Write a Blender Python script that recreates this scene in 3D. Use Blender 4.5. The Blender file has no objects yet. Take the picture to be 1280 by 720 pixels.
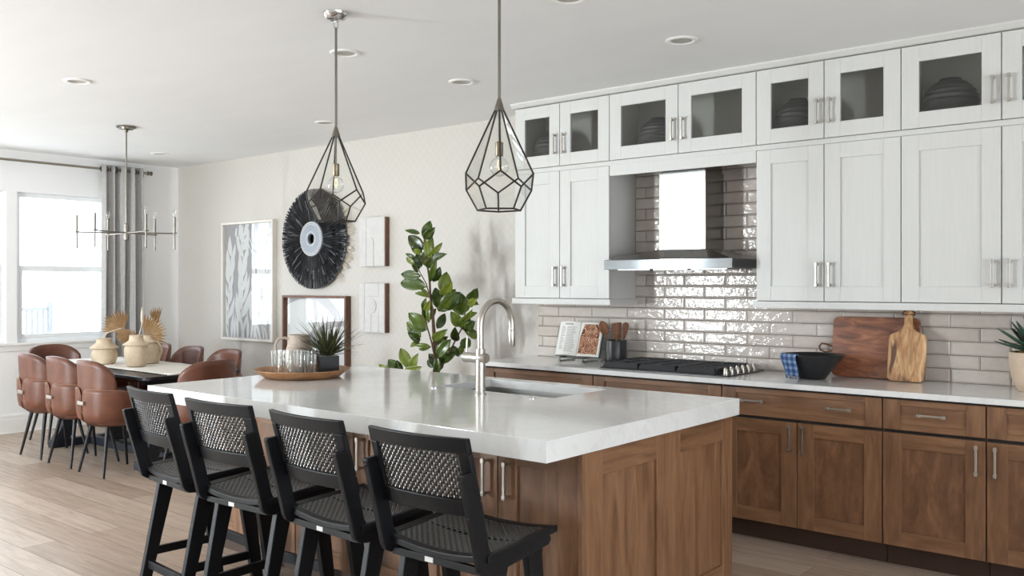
import bpy, bmesh, math, random
from mathutils import Vector, Matrix, Euler

random.seed(7)
PI = math.pi
sc = bpy.context.scene
COL = sc.collection

# ------------------------------------------------------------------ camera
H = 1.46
YAW = math.radians(39.6)
cam_d = bpy.data.cameras.new('camera')
cam = bpy.data.objects.new('camera', cam_d)
COL.objects.link(cam)
cam.location = (0, 0, H)
cam.rotation_euler = (PI/2, 0, YAW)
cam_d.sensor_width = 36
cam_d.lens = 1120/1280*36
cam_d.shift_y = -4.5/1280
cam_d.clip_start = 0.02
cam_d.clip_end = 200
sc.camera = cam

# ------------------------------------------------------------------ light
SKY = 5.6
GROUND_FILL = 1.5
FILL_ENERGY = 450.0
EXPOSURE = -0.22
sc.view_settings.view_transform = 'Standard'
sc.view_settings.look = 'None'
sc.view_settings.gamma = 1.0
sc.view_settings.exposure = EXPOSURE
sc.view_settings.use_curve_mapping = False
wd = bpy.data.worlds.new('world')
sc.world = wd
wd.use_nodes = True
bg = wd.node_tree.nodes['Background']
_n = wd.node_tree.nodes
_l = wd.node_tree.links
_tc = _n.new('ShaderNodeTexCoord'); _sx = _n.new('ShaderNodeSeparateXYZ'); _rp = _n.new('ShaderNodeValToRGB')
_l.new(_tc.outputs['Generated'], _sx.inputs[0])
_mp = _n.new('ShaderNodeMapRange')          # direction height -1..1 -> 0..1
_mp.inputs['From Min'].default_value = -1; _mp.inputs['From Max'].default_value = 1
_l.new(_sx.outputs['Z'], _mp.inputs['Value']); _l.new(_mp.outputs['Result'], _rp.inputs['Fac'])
_rp.color_ramp.elements[0].position = 0.47      # below the horizon: boosted above the sky, added to lift the ceiling
_rp.color_ramp.elements[0].color = (GROUND_FILL*0.94, GROUND_FILL*0.975, GROUND_FILL*1.02, 1)
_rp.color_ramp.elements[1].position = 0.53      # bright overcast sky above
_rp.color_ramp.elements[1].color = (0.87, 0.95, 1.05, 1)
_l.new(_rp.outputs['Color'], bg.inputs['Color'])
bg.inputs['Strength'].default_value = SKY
sc.cycles.use_denoising = True
sc.cycles.max_bounces = 10
sc.cycles.diffuse_bounces = 6
sc.cycles.glossy_bounces = 4
sc.cycles.transparent_max_bounces = 24
sc.cycles.transmission_bounces = 6
sc.cycles.caustics_reflective = False
sc.cycles.caustics_refractive = False
sc.cycles.sample_clamp_indirect = 6

# room box
XW, XR, YW, YF, ZC = -9.4, 2.6, 5.42, -1.9, 2.78
# openings: left wall (y0,y1,z0,z1); front wall behind the camera (x0,x1,z0,z1)
LEFT_OPEN = [(3.70, 4.62, 0.885, 2.375), (2.68, 3.60, 0.885, 2.375), (1.66, 2.58, 0.885, 2.375), (-1.0, 1.4, 0.10, 2.375)]  # last opening is unseen, added to brighten the left side
FRONT_OPEN = [(-7.22, -6.32, 0.05, 2.45)]

RIGHT_OPEN = [(-1.6, 3.7, 0.1, 2.45)]  # unseen opening, added to light the ceiling and island end panel


def portal(name, loc, rot, sx, sy):
    l = bpy.data.lights.new(name, 'AREA')
    l.shape = 'RECTANGLE'
    l.size, l.size_y = sx, sy
    l.cycles.is_portal = True
    o = bpy.data.objects.new(name, l)
    COL.objects.link(o)
    o.location = loc
    o.rotation_euler = rot
    return o


for (a, b, c, d) in LEFT_OPEN:      # light goes along local -Z
    portal('window_daylight', (XW-0.16, (a+b)/2, (c+d)/2), (0, -PI/2, 0), d-c, b-a)
for (a, b, c, d) in RIGHT_OPEN:
    portal('window_daylight', (XR+0.16, (a+b)/2, (c+d)/2), (0, PI/2, 0), d-c, b-a)
# added area light standing in for a flash from camera left
sl = bpy.data.lights.new('patio_daylight', 'AREA')
sl.shape = 'RECTANGLE'; sl.size = 0.42; sl.size_y = 2.0
sl.energy = FILL_ENERGY
sl.color = (0.90, 0.955, 1.0)
so_ = bpy.data.objects.new('patio_daylight', sl)
COL.objects.link(so_)
so_.location = (-6.72, YF-0.30, 1.40)
so_.rotation_euler = (PI/2, 0, -math.radians(22))
for (a, b, c, d) in FRONT_OPEN:
    portal('window_daylight', ((a+b)/2, YF-0.16, (c+d)/2), (PI/2, 0, 0), b-a, d-c)

# ------------------------------------------------------------------ helpers


def tag(o, label=None, cat=None, group=None, kind=None):
    if label: o['label'] = label
    if cat: o['category'] = cat
    if group: o['group'] = group
    if kind: o['kind'] = kind
    return o


def thing(name, loc, label, cat, group=None, rz=0.0):
    o = bpy.data.objects.new(name, None)
    o.empty_display_size = 0.1
    COL.objects.link(o)
    o.location = loc
    o.rotation_euler = (0, 0, rz)
    return tag(o, label, cat, group)


def origin_of(p):
    v = Vector((0, 0, 0))
    while p is not None:
        v += p.location
        p = p.parent
    return v


class MB:
    def __init__(self):
        self.v, self.f, self.m, self.s = [], [], [], []
        self.mat, self.smooth = 0, False

    def vert(self, p):
        self.v.append(Vector(p))
        return len(self.v)-1

    def face(self, ids, mat=None, smooth=None):
        self.f.append(list(ids))
        self.m.append(self.mat if mat is None else mat)
        self.s.append(self.smooth if smooth is None else smooth)

    def poly(self, pts, **k):
        self.face([self.vert(p) for p in pts], **k)

    def box(self, x0, x1, y0, y1, z0, z1, M=None, **k):
        if x0 > x1: x0, x1 = x1, x0
        if y0 > y1: y0, y1 = y1, y0
        if z0 > z1: z0, z1 = z1, z0
        P = [(x0, y0, z0), (x1, y0, z0), (x1, y1, z0), (x0, y1, z0), (x0, y0, z1), (x1, y0, z1), (x1, y1, z1), (x0, y1, z1)]
        i = [self.vert(M @ Vector(p) if M else p) for p in P]
        for q in ((3, 2, 1, 0), (4, 5, 6, 7), (0, 1, 5, 4), (1, 2, 6, 5), (2, 3, 7, 6), (3, 0, 4, 7)):
            self.face([i[a] for a in q], **k)
        return self

    def hexa(self, P, **k):   # 8 corner points in the order of box()
        i = [self.vert(p) for p in P]
        for q in ((3, 2, 1, 0), (4, 5, 6, 7), (0, 1, 5, 4), (1, 2, 6, 5), (2, 3, 7, 6), (3, 0, 4, 7)):
            self.face([i[a] for a in q], **k)
        return self

    def grid(self, rows, closed_u=False, **k):   # rows of points
        ids = [[self.vert(p) for p in r] for r in rows]
        n = len(ids[0])
        for a in range(len(ids)-1):
            for b in range(n if closed_u else n-1):
                c = (b+1) % n
                self.face([ids[a][b], ids[a][c], ids[a+1][c], ids[a+1][b]], **k)
        return ids

    def tube(self, pts, r, seg=8, cap=True, smooth=True, **k):
        pts = [Vector(p) for p in pts]
        rs = r if isinstance(r, (list, tuple)) else [r]*len(pts)
        rings = []
        up = None
        for i, p in enumerate(pts):
            t = (pts[min(i+1, len(pts)-1)]-pts[max(i-1, 0)]).normalized()
            if up is None:
                up = Vector((0, 0, 1)) if abs(t.z) < 0.9 else Vector((1, 0, 0))
            a = t.cross(up)
            if a.length < 1e-6:
                up = Vector((0, 1, 0)); a = t.cross(up)
            a.normalize()
            b = a.cross(t).normalized()
            up = b
            rings.append([p+(a*math.cos(2*PI*j/seg)+b*math.sin(2*PI*j/seg))*rs[i] for j in range(seg)])
        ids = self.grid(rings, closed_u=True, smooth=smooth, **k)
        if cap:
            self.face(list(reversed(ids[0])), smooth=False, **k)
            self.face(ids[-1], smooth=False, **k)
        return self

    def lathe(self, prof, c=(0, 0, 0), seg=32, smooth=True, cap0=True, cap1=True, axis='Z', **k):
        c = Vector(c)
        rows = []
        for (r, z) in prof:
            row = []
            for j in range(seg):
                a = 2*PI*j/seg
                if axis == 'Z': q = Vector((r*math.cos(a), r*math.sin(a), z))
                elif axis == 'Y': q = Vector((r*math.cos(a), z, r*math.sin(a)))
                else: q = Vector((z, r*math.cos(a), r*math.sin(a)))
                row.append(c+q)
            rows.append(row)
        ids = self.grid(rows, closed_u=True, smooth=smooth, **k)
        if cap0: self.face(list(reversed(ids[0])), smooth=False, **k)
        if cap1: self.face(ids[-1], smooth=False, **k)
        return self

    def prism(self, poly, fn, d0, d1, **k):   # poly 2-D, fn(u,v,w)->xyz
        a = [self.vert(fn(u, v, d0)) for u, v in poly]
        b = [self.vert(fn(u, v, d1)) for u, v in poly]
        n = len(poly)
        self.face(list(reversed(a)), **k)
        self.face(b, **k)
        for i in range(n):
            j = (i+1) % n
            self.face([a[i], a[j], b[j], b[i]], **k)
        return self

    def build(self, name, mats, parent=None, bev=0.0, seg=2, world=True, solid=0.0, sub=0, origin=None, fix=True):
        if not isinstance(mats, (list, tuple)): mats = [mats]
        off = Vector((0, 0, 0))
        if parent is not None and world: off = origin_of(parent)
        loc = Vector((0, 0, 0))
        if origin is not None: loc = Vector(origin)
        me = bpy.data.meshes.new(name)
        me.from_pydata([tuple(p-off-loc) for p in self.v], [], self.f)
        for mt in mats: me.materials.append(mt)
        for i, p in enumerate(me.polygons):
            p.material_index = self.m[i]
            p.use_smooth = self.s[i]
        if fix:
            bm = bmesh.new(); bm.from_mesh(me)
            bmesh.ops.recalc_face_normals(bm, faces=bm.faces)
            bm.to_mesh(me); bm.free()
        me.update()
        if any(self.s): me.set_sharp_from_angle(angle=math.radians(42))
        o = bpy.data.objects.new(name, me)
        COL.objects.link(o)
        o.location = loc
        if parent is not None: o.parent = parent
        if sub:
            m = o.modifiers.new('sub', 'SUBSURF'); m.levels = sub; m.render_levels = sub
        if solid:
            m = o.modifiers.new('solid', 'SOLIDIFY'); m.thickness = abs(solid); m.offset = 0 if solid > 0 else 1
        if bev:
            m = o.modifiers.new('bevel', 'BEVEL'); m.width = bev; m.segments = seg
            m.limit_method = 'ANGLE'; m.angle_limit = math.radians(40)
        return o


def copy_tree(o, parent=None):
    c = o.copy()
    COL.objects.link(c)
    if parent is not None: c.parent = parent
    for ch in list(o.children): copy_tree(ch, c)
    return c


def structure(name, mb, mats, **k):
    o = mb.build(name, mats, **k)
    o['kind'] = 'structure'
    return o


def lin(r, g, b):
    f = lambda c: (c/255/12.92) if c/255 <= 0.04045 else ((c/255+0.055)/1.055)**2.4
    return (f(r), f(g), f(b), 1)


# ------------------------------------------------------------------ materials
class NT:
    def __init__(self, name):
        self.mat = bpy.data.materials.new(name)
        self.mat.use_nodes = True
        self.t = self.mat.node_tree
        self.b = self.t.nodes['Principled BSDF']
        self.out = self.t.nodes['Material Output']

    def n(self, kind, **k):
        nd = self.t.nodes.new(kind)
        for a, v in k.items():
            if hasattr(nd, a) and a not in nd.inputs.keys(): setattr(nd, a, v)
            else: nd.inputs[a.replace('_', ' ')].default_value = v
        return nd

    def l(self, a, b): self.t.links.new(a, b)

    def coords(self, scale=(1, 1, 1), loc=(0, 0, 0), rot=(0, 0, 0), kind='Object'):
        tc = self.n('ShaderNodeTexCoord')
        mp = self.n('ShaderNodeMapping')
        mp.inputs['Scale'].default_value = scale
        mp.inputs['Location'].default_value = loc
        mp.inputs['Rotation'].default_value = rot
        self.l(tc.outputs[kind], mp.inputs['Vector'])
        return mp.outputs['Vector']

    def noise(self, vec, scale, detail=4, rough=0.55, dist=0.0):
        nd = self.n('ShaderNodeTexNoise')
        nd.inputs['Scale'].default_value = scale
        nd.inputs['Detail'].default_value = detail
        nd.inputs['Roughness'].default_value = rough
        nd.inputs['Distortion'].default_value = dist
        if vec is not None: self.l(vec, nd.inputs['Vector'])
        return nd.outputs['Fac']

    def ramp(self, fac, stops):
        nd = self.n('ShaderNodeValToRGB')
        el = nd.color_ramp.elements
        while len(el) < len(stops): el.new(0.5)
        for e, (p, c) in zip(el, stops):
            e.position = p; e.color = c
        self.l(fac, nd.inputs['Fac'])
        return nd.outputs['Color']

    def mix(self, fac, a, b, blend='MIX'):
        nd = self.n('ShaderNodeMix', data_type='RGBA', blend_type=blend)
        for s, x in ((0, fac), (6, a), (7, b)):
            if hasattr(x, 'is_linked'): self.l(x, nd.inputs[s])
            else: nd.inputs[s].default_value = x
        return nd.outputs[2]

    def math(self, op, a, b=0.0):
        nd = self.n('ShaderNodeMath', operation=op)
        for s, x in ((0, a), (1, b)):
            if hasattr(x, 'is_linked'): self.l(x, nd.inputs[s])
            else: nd.inputs[s].default_value = x
        return nd.outputs[0]

    def bump(self, h, strength=0.2, dist=0.01):
        nd = self.n('ShaderNodeBump')
        nd.inputs['Strength'].default_value = strength
        nd.inputs['Distance'].default_value = dist
        self.l(h, nd.inputs['Height'])
        self.l(nd.outputs['Normal'], self.b.inputs['Normal'])

    def set(self, **k):
        for a, v in k.items():
            i = self.b.inputs[a.replace('_', ' ')]
            if hasattr(v, 'is_linked'): self.l(v, i)
            else: i.default_value = v
        return self.mat


def plain(name, col, rough=0.5, metal=0.0, var=0.06, nscale=8.0, spec=0.5, bump=0.0, stretch=(1, 1, 1), coat=0.0):
    t = NT(name)
    v = t.coords(stretch)
    fac = t.noise(v, nscale, 4)
    d = tuple(max(0, c*(1-var)) for c in col[:3])+(1,)
    u = tuple(min(1, c*(1+var)) for c in col[:3])+(1,)
    c = t.ramp(fac, [(0.3, d), (0.7, u)])
    t.set(Base_Color=c, Roughness=rough, Metallic=metal)
    t.b.inputs['Specular IOR Level'].default_value = spec
    t.b.inputs['Coat Weight'].default_value = coat
    t.b.inputs['Coat Roughness'].default_value = 0.05
    if bump: t.bump(fac, bump, 0.004)
    return t.mat


def wood(name, dark, mid, light, stretch, rough=0.42, fig=0.35, freq=1.0):
    t = NT(name)
    v = t.coords(stretch)
    big = t.noise(v, 2.2*freq, 3, 0.5, 1.2)
    fine = t.noise(v, 14*freq, 5, 0.65, 0.3)
    base = t.ramp(big, [(0.25, dark), (0.5, mid), (0.78, light)])
    g = t.ramp(fine, [(0.35, (0.55, 0.5, 0.46, 1)), (0.6, (1, 1, 1, 1))])
    c = t.mix(fig, base, g, 'MULTIPLY')
    t.set(Base_Color=c, Roughness=rough)
    t.bump(fine, 0.08, 0.002)
    return t.mat


def thin_glass(name, tint=(0.97, 0.985, 0.98, 1), refl=1.0, rough=0.0, powr=4.0):
    t = NT(name)
    tr = t.n('ShaderNodeBsdfTransparent'); tr.inputs['Color'].default_value = tint
    gl = t.n('ShaderNodeBsdfGlossy'); gl.inputs['Roughness'].default_value = rough
    lw = t.n('ShaderNodeLayerWeight'); lw.inputs['Blend'].default_value = 0.5
    p5 = t.math('POWER', lw.outputs['Facing'], powr)
    f3 = t.math('ADD', t.math('MULTIPLY', p5, 0.85*refl), 0.045*refl)
    mx = t.n('ShaderNodeMixShader')
    t.l(f3, mx.inputs[0]); t.l(tr.outputs[0], mx.inputs[1]); t.l(gl.outputs[0], mx.inputs[2])
    t.l(mx.outputs[0], t.out.inputs['Surface'])
    return t.mat


M = {}
WD, WM, WL = lin(104, 72, 49), lin(132, 95, 67), lin(154, 115, 84)
M['wood_v'] = wood('stained_wood_vertical', WD, WM, WL, (7, 7, 0.9), 0.42)
M['wood_h'] = wood('stained_wood_horizontal', WD, WM, WL, (0.9, 7, 7), 0.42)
M['wood_hy'] = wood('stained_wood_sideways', WD, WM, WL, (7, 0.9, 7), 0.42)
M['wood_figured'] = wood('figured_wood_panel', lin(98, 67, 46), lin(124, 87, 61), lin(148, 108, 78), (5, 5, 1.6), 0.42, 0.4)
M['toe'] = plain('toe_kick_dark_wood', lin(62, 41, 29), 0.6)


def painted(name, col):
    t = NT(name)
    v = t.coords((30, 30, 0.8))
    f = t.noise(v, 5, 5, 0.7)
    c = t.ramp(f, [(0.3, tuple(x*0.94 for x in col[:3])+(1,)), (0.65, col)])
    t.set(Base_Color=c, Roughness=0.45)
    t.bump(f, 0.05, 0.001)
    return t.mat


M['cab'] = painted('white_painted_grain', lin(207, 206, 203))
M['cab_in'] = plain('cabinet_interior', lin(176, 172, 166), 0.6, var=0.02)
M['gap'] = plain('shadow_gap', lin(40, 36, 33), 0.8)  # dark colour painting the shade between cabinet doors
M['wall'] = plain('wall_paint', lin(245, 245, 245), 0.8, var=0.01, nscale=3)
M['ceil'] = plain('ceiling_paint', lin(236, 236, 236), 0.9, var=0.015, nscale=1.3, stretch=(1, 3, 1))
M['trim'] = plain('white_trim', lin(240, 239, 236), 0.4, var=0.01)
M['vinyl'] = plain('window_vinyl', lin(238, 240, 241), 0.35, var=0.01)
M['nickel'] = plain('brushed_nickel', lin(196, 190, 182), 0.28, 1.0, 0.05, 40)
M['darknickel'] = plain('pendant_nickel', lin(132, 126, 118), 0.3, 1.0, 0.05, 40)
M['chrome'] = plain('polished_chrome', lin(210, 210, 212), 0.1, 1.0, 0.02, 20)
M['leading'] = plain('dark_glass_leading', lin(74, 70, 66), 0.38, 0.85, 0.1, 60)
M['brass'] = plain('aged_brass', lin(130, 118, 100), 0.35, 1.0, 0.05, 30)
M['black'] = plain('black_stained_wood', lin(20, 21, 24), 0.42, 0, 0.12, 10, stretch=(6, 6, 1), spec=0.25)
M['cord'] = plain('black_woven_cord', lin(40, 39, 38), 0.2, 0, 0.25, 90, spec=1.0)
M['bolt'] = plain('black_bolt', lin(20, 20, 22), 0.3, 0.6)
M['label'] = plain('white_label', lin(225, 225, 222), 0.6)
M['glass'] = thin_glass('clear_glass', (0.985, 0.99, 0.988, 1), 1.1, 0.0, 2.2)
M['cabglass'] = thin_glass('cabinet_glass', (0.93, 0.94, 0.93, 1), 1.0)
M['pglass'] = thin_glass('pendant_glass', (0.975, 0.98, 0.97, 1), 0.9)
M['artglass'] = thin_glass('picture_glass', (0.98, 0.985, 0.985, 1), 1.0)
M['winglass'] = thin_glass('window_glass', (0.97, 0.985, 0.98, 1), 1.0)


def m_quartz():
    t = NT('white_quartz')
    v = t.coords((1, 1, 1))
    a = t.noise(v, 1.4, 6, 0.6, 1.8)
    d = t.math('ABSOLUTE', t.math('SUBTRACT', a, 0.5))
    vein = t.ramp(d, [(0.0, (1, 1, 1, 1)), (0.025, (0, 0, 0, 1))])
    b = t.noise(v, 2.5, 3)
    base = t.ramp(b, [(0.3, lin(224, 224, 222)), (0.7, lin(232, 232, 231))])
    c = t.mix(t.math('MULTIPLY', vein, 0.16), base, lin(180, 179, 176))
    t.set(Base_Color=c, Roughness=0.09)
    return t.mat


M['quartz'] = m_quartz()


def m_floor():
    t = NT('oak_planks')
    v = t.coords((1, 1, 1))
    br = t.n('ShaderNodeTexBrick')
    t.l(v, br.inputs['Vector'])
    br.offset = 0.37; br.offset_frequency = 2; br.squash = 1
    br.inputs['Scale'].default_value = 1
    br.inputs['Brick Width'].default_value = 1.75
    br.inputs['Row Height'].default_value = 0.19
    br.inputs['Mortar Size'].default_value = 0.0018
    br.inputs['Mortar Smooth'].default_value = 0.2
    br.inputs['Color1'].default_value = (0, 0, 0, 1)
    br.inputs['Color2'].default_value = (1, 1, 1, 1)
    br.inputs['Mortar'].default_value = (0.5, 0.5, 0.5, 1)
    plank = t.ramp(br.outputs['Color'], [(0.0, lin(170, 150, 133)), (0.5, lin(184, 164, 147)), (1.0, lin(198, 180, 164))])
    v2 = t.coords((0.8, 9, 1))
    g = t.noise(v2, 3.2, 6, 0.62, 0.9)
    grain = t.ramp(g, [(0.3, (0.68, 0.64, 0.6, 1)), (0.62, (1, 1, 1, 1))])
    c = t.mix(0.8, plank, grain, 'MULTIPLY')
    k = t.noise(t.coords((1, 2.5, 1)), 2.0, 4, 0.6)
    knots = t.ramp(k, [(0.28, (0.62, 0.56, 0.52, 1)), (0.40, (1, 1, 1, 1))])
    c = t.mix(0.5, c, knots, 'MULTIPLY')
    c = t.mix(br.outputs['Fac'], c, lin(92, 72, 58))
    rr = t.ramp(g, [(0.3, (0.42, 0.42, 0.42, 1)), (0.7, (0.3, 0.3, 0.3, 1))])
    t.set(Base_Color=c, Roughness=rr)
    h = t.math('SUBTRACT', t.math('MULTIPLY', g, 0.4), br.outputs['Fac'])
    t.bump(h, 0.12, 0.003)
    return t.mat


M['floor'] = m_floor()


def m_wallpaper():
    t = NT('geometric_wallpaper')
    tc = t.n('ShaderNodeTexCoord')
    sp = t.n('ShaderNodeSeparateXYZ')
    t.l(tc.outputs['Object'], sp.inputs[0])
    x, z = sp.outputs[0], sp.outputs[2]
    S = 0.62

    def tri(val, per):          # triangle wave 0..1
        m = t.math('PINGPONG', val, per/2)
        return t.math('DIVIDE', m, per/2)
    a, b = tri(x, S), tri(z, S*1.1)
    s1 = t.math('ADD', a, b)
    s2 = t.math('SUBTRACT', a, b)
    l1 = t.math('ABSOLUTE', t.math('SUBTRACT', t.math('PINGPONG', s1, 0.5), 0.25))
    l2 = t.math('ABSOLUTE', t.math('SUBTRACT', t.math('PINGPONG', s2, 0.5), 0.25))
    l3 = t.math('PINGPONG', s2, 0.125)
    l4 = t.math('PINGPONG', s1, 0.25)
    k1 = t.math('LESS_THAN', l1, 0.012)
    k2 = t.math('LESS_THAN', l2, 0.012)
    k3 = t.math('LESS_THAN', l3, 0.008)
    k4 = t.math('LESS_THAN', l4, 0.012)
    k = t.math('MAXIMUM', t.math('MAXIMUM', k1, k2), t.math('MAXIMUM', t.math('MULTIPLY', k3, 0.6), k4))
    nz = t.noise(t.coords((1, 1, 1)), 60, 3)
    k = t.math('MULTIPLY', k, t.math('ADD', nz, 0.25))
    c = t.mix(k, lin(197, 192, 185), lin(204, 200, 194))
    r = t.math('SUBTRACT', 0.55, t.math('MULTIPLY', k, 0.1))
    t.set(Base_Color=c, Roughness=r)
    t.b.inputs['Sheen Weight'].default_value = 0.0
    return t.mat


M['paper'] = m_wallpaper()


def m_tile():
    t = NT('glazed_tile')
    v = t.coords((1, 1, 1), rot=(PI/2, 0, 0))
    # map object (x,z) onto the brick plane
    tc = t.n('ShaderNodeTexCoord'); sp = t.n('ShaderNodeSeparateXYZ'); cb = t.n('ShaderNodeCombineXYZ')
    t.l(tc.outputs['Object'], sp.inputs[0])
    t.l(t.math('ADD', sp.outputs[0], 1.332+0.305*40), cb.inputs[0])
    t.l(t.math('SUBTRACT', sp.outputs[2], 0.9135), cb.inputs[1])
    br = t.n('ShaderNodeTexBrick')
    t.l(cb.outputs[0], br.inputs['Vector'])
    br.offset = 0.5; br.offset_frequency = 2
    for k, val in (('Scale', 1), ('Brick Width', 0.302), ('Row Height', 0.0765), ('Mortar Size', 0.0017), ('Mortar Smooth', 0.1), ('Bias', 0.0)):
        br.inputs[k].default_value = val
    br.inputs['Color1'].default_value = (0, 0, 0, 1); br.inputs['Color2'].default_value = (1, 1, 1, 1)
    br.inputs['Mortar'].default_value = (0.5, 0.5, 0.5, 1)
    tile = t.ramp(br.outputs['Color'], [(0.0, lin(198, 186, 177)), (1.0, lin(213, 204, 197))])
    mot = t.noise(t.coords((1, 1, 1)), 18, 4)
    tile = t.mix(0.25, tile, t.ramp(mot, [(0.3, lin(186, 176, 168)), (0.7, lin(220, 213, 207))]))
    c = t.mix(br.outputs['Fac'], tile, lin(112, 98, 86))
    t.set(Base_Color=c)
    t.l(t.math('MULTIPLY_ADD', br.outputs['Fac'], 0.6), t.b.inputs['Roughness'])
    rr = t.math('ADD', t.math('MULTIPLY', br.outputs['Fac'], 0.6), 0.08)
    t.l(rr, t.b.inputs['Roughness'])
    br2 = t.n('ShaderNodeTexBrick')
    t.l(cb.outputs[0], br2.inputs['Vector'])
    br2.offset = 0.5; br2.offset_frequency = 2
    for k, val in (('Scale', 1), ('Brick Width', 0.302), ('Row Height', 0.0765), ('Mortar Size', 0.012), ('Mortar Smooth', 1.0)):
        br2.inputs[k].default_value = val
    w = t.noise(t.coords((1, 1, 1.6)), 26, 2, 0.5, 0.4)
    h = t.math('SUBTRACT', t.math('MULTIPLY', w, 0.55), t.math('MULTIPLY', br2.outputs['Fac'], 0.9))
    h = t.math('SUBTRACT', h, t.math('MULTIPLY', br.outputs['Fac'], 0.6))
    t.bump(h, 0.9, 0.006)
    return t.mat


M['tile'] = m_tile()


def m_steel(name, stretch, rough=0.17):
    t = NT(name)
    f = t.noise(t.coords(stretch), 10, 3)
    c = t.ramp(f, [(0.3, lin(150, 149, 147)), (0.7, lin(172, 171, 169))])
    r = t.ramp(f, [(0.3, (rough*0.8,)*3+(1,)), (0.7, (rough*1.2,)*3+(1,))])
    t.set(Base_Color=c, Metallic=1.0, Roughness=r)
    return t.mat


M['steel'] = m_steel('brushed_steel', (40, 40, 1))
M['steel_mirror'] = plain('mirror_steel', lin(150, 156, 160), 0.06, 1.0, 0.02)
M['sink_steel'] = plain('satin_sink_steel', lin(186, 184, 180), 0.3, 1.0, 0.03, 4)
M['leather'] = plain('brown_leather', lin(102, 61, 44), 0.42, 0, 0.22, 14, bump=0.06)
M['seam'] = plain('tan_leather_edge', lin(160, 118, 92), 0.5)
M['legblack'] = plain('black_metal', lin(32, 32, 35), 0.38, 0.3)
M['tableblack'] = wood('black_table_wood', lin(30, 30, 34), lin(40, 40, 45), lin(56, 56, 60), (1, 8, 8), 0.3, 0.3)
M['tablebase'] = plain('blue_black_table_base', lin(30, 36, 46), 0.45)
M['runner'] = plain('white_linen', lin(226, 221, 212), 0.9, 0, 0.06, 60, bump=0.2)
M['tassel'] = plain('black_tassel', lin(50, 47, 45), 0.9)
M['clay'] = None
M['palm'] = plain('dried_palm', lin(172, 142, 106), 0.75, 0, 0.2, 22)
M['straw'] = plain('pale_straw', lin(214, 202, 186), 0.8, 0, 0.1, 30)
M['curtain'] = plain('grey_linen_curtain', lin(176, 174, 172), 0.85, 0, 0.06, 30)
M['rod'] = plain('nickel_rod', lin(160, 152, 140), 0.3, 1.0)
M['bronze'] = plain('bronze_ring', lin(84, 76, 66), 0.35, 0.9)
M['whiteframe'] = plain('white_wood_frame', lin(228, 222, 214), 0.5, 0, 0.03)
M['print'] = plain('grey_print_paper', lin(176, 172, 174), 0.85, 0, 0.05, 12)
M['printwhite'] = plain('white_print_ink', lin(232, 231, 231), 0.85, 0, 0.02)
M['walnut'] = wood('walnut_frame', lin(84, 52, 36), lin(110, 70, 48), lin(134, 90, 64), (7, 7, 0.9), 0.45)
M['plaster'] = plain('carved_white_plaster', lin(204, 202, 200), 0.8, 0, 0.05, 30, bump=0.15)
M['beads'] = plain('pale_bead_ring', lin(150, 157, 168), 0.5, 0, 0.08, 120, bump=0.4)
M['tray'] = wood('round_tray_wood', lin(120, 78, 46), lin(164, 116, 74), lin(190, 146, 102), (3, 3, 9), 0.45, 0.3)
M['stoneware'] = plain('beige_stoneware', lin(176, 160, 146), 0.6, 0, 0.06, 12)
M['potblack'] = plain('gloss_black_pot', lin(20, 19, 20), 0.3, spec=0.25)
M['pebble'] = plain('white_pebbles', lin(214, 210, 204), 0.8, 0, 0.2, 70, bump=0.5)
M['iron'] = plain('cast_iron', lin(34, 35, 39), 0.5, 0.2, 0.15, 40)
M['enamel'] = plain('black_enamel', lin(28, 28, 31), 0.2)
M['crock'] = plain('black_ceramic', lin(34, 34, 36), 0.28)
M['utensil'] = wood('utensil_wood', lin(98, 60, 36), lin(130, 82, 50), lin(158, 108, 70), (6, 6, 2), 0.5)
M['ribbed'] = plain('dark_ribbed_ceramic', lin(46, 45, 45), 0.5, 0, 0.1, 20)
M['terracotta'] = plain('pale_cracked_clay', lin(212, 190, 168), 0.85, 0, 0.10, 14, bump=0.25)
M['moss'] = plain('ochre_moss', lin(150, 118, 62), 0.95, 0, 0.3, 60, bump=0.6)
M['soil'] = plain('potting_soil', lin(60, 46, 36), 0.95, 0, 0.3, 60, bump=0.5)
M['page'] = plain('book_page', lin(232, 230, 226), 0.7, 0, 0.02)
M['ink'] = plain('grey_text_lines', lin(150, 150, 150), 0.8)
M['cover'] = plain('dark_teal_cover', lin(30, 62, 62), 0.5)
M['acrylic'] = thin_glass('clear_acrylic', (0.93, 0.95, 0.95, 1), 1.0)
M['bark'] = plain('brown_bark', lin(86, 62, 46), 0.8, 0, 0.2, 40, bump=0.3)
M['basket'] = plain('woven_basket', lin(168, 138, 102), 0.85, 0, 0.25, 60, stretch=(1, 1, 4), bump=0.6)
M['conc'] = plain('pale_patio', lin(225, 223, 220), 0.9)
M['lawn'] = plain('garden_lawn', lin(120, 124, 104), 0.95, var=0.2, nscale=3)
M['fence'] = plain('blue_grey_fence', lin(128, 130, 136), 0.7)
M['filament'] = None


def m_leaf(name, c0, c1, c2, rough=0.3):
    t = NT(name)
    g = t.n('ShaderNodeNewGeometry')
    c = t.ramp(g.outputs['Random Per Island'], [(0.0, c0), (0.5, c1), (1.0, c2)])
    f = t.noise(t.coords(), 25, 3)
    c = t.mix(0.25, c, t.ramp(f, [(0.3, c0), (0.7, c2)]))
    t.set(Base_Color=c, Roughness=rough)
    return t.mat


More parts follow.
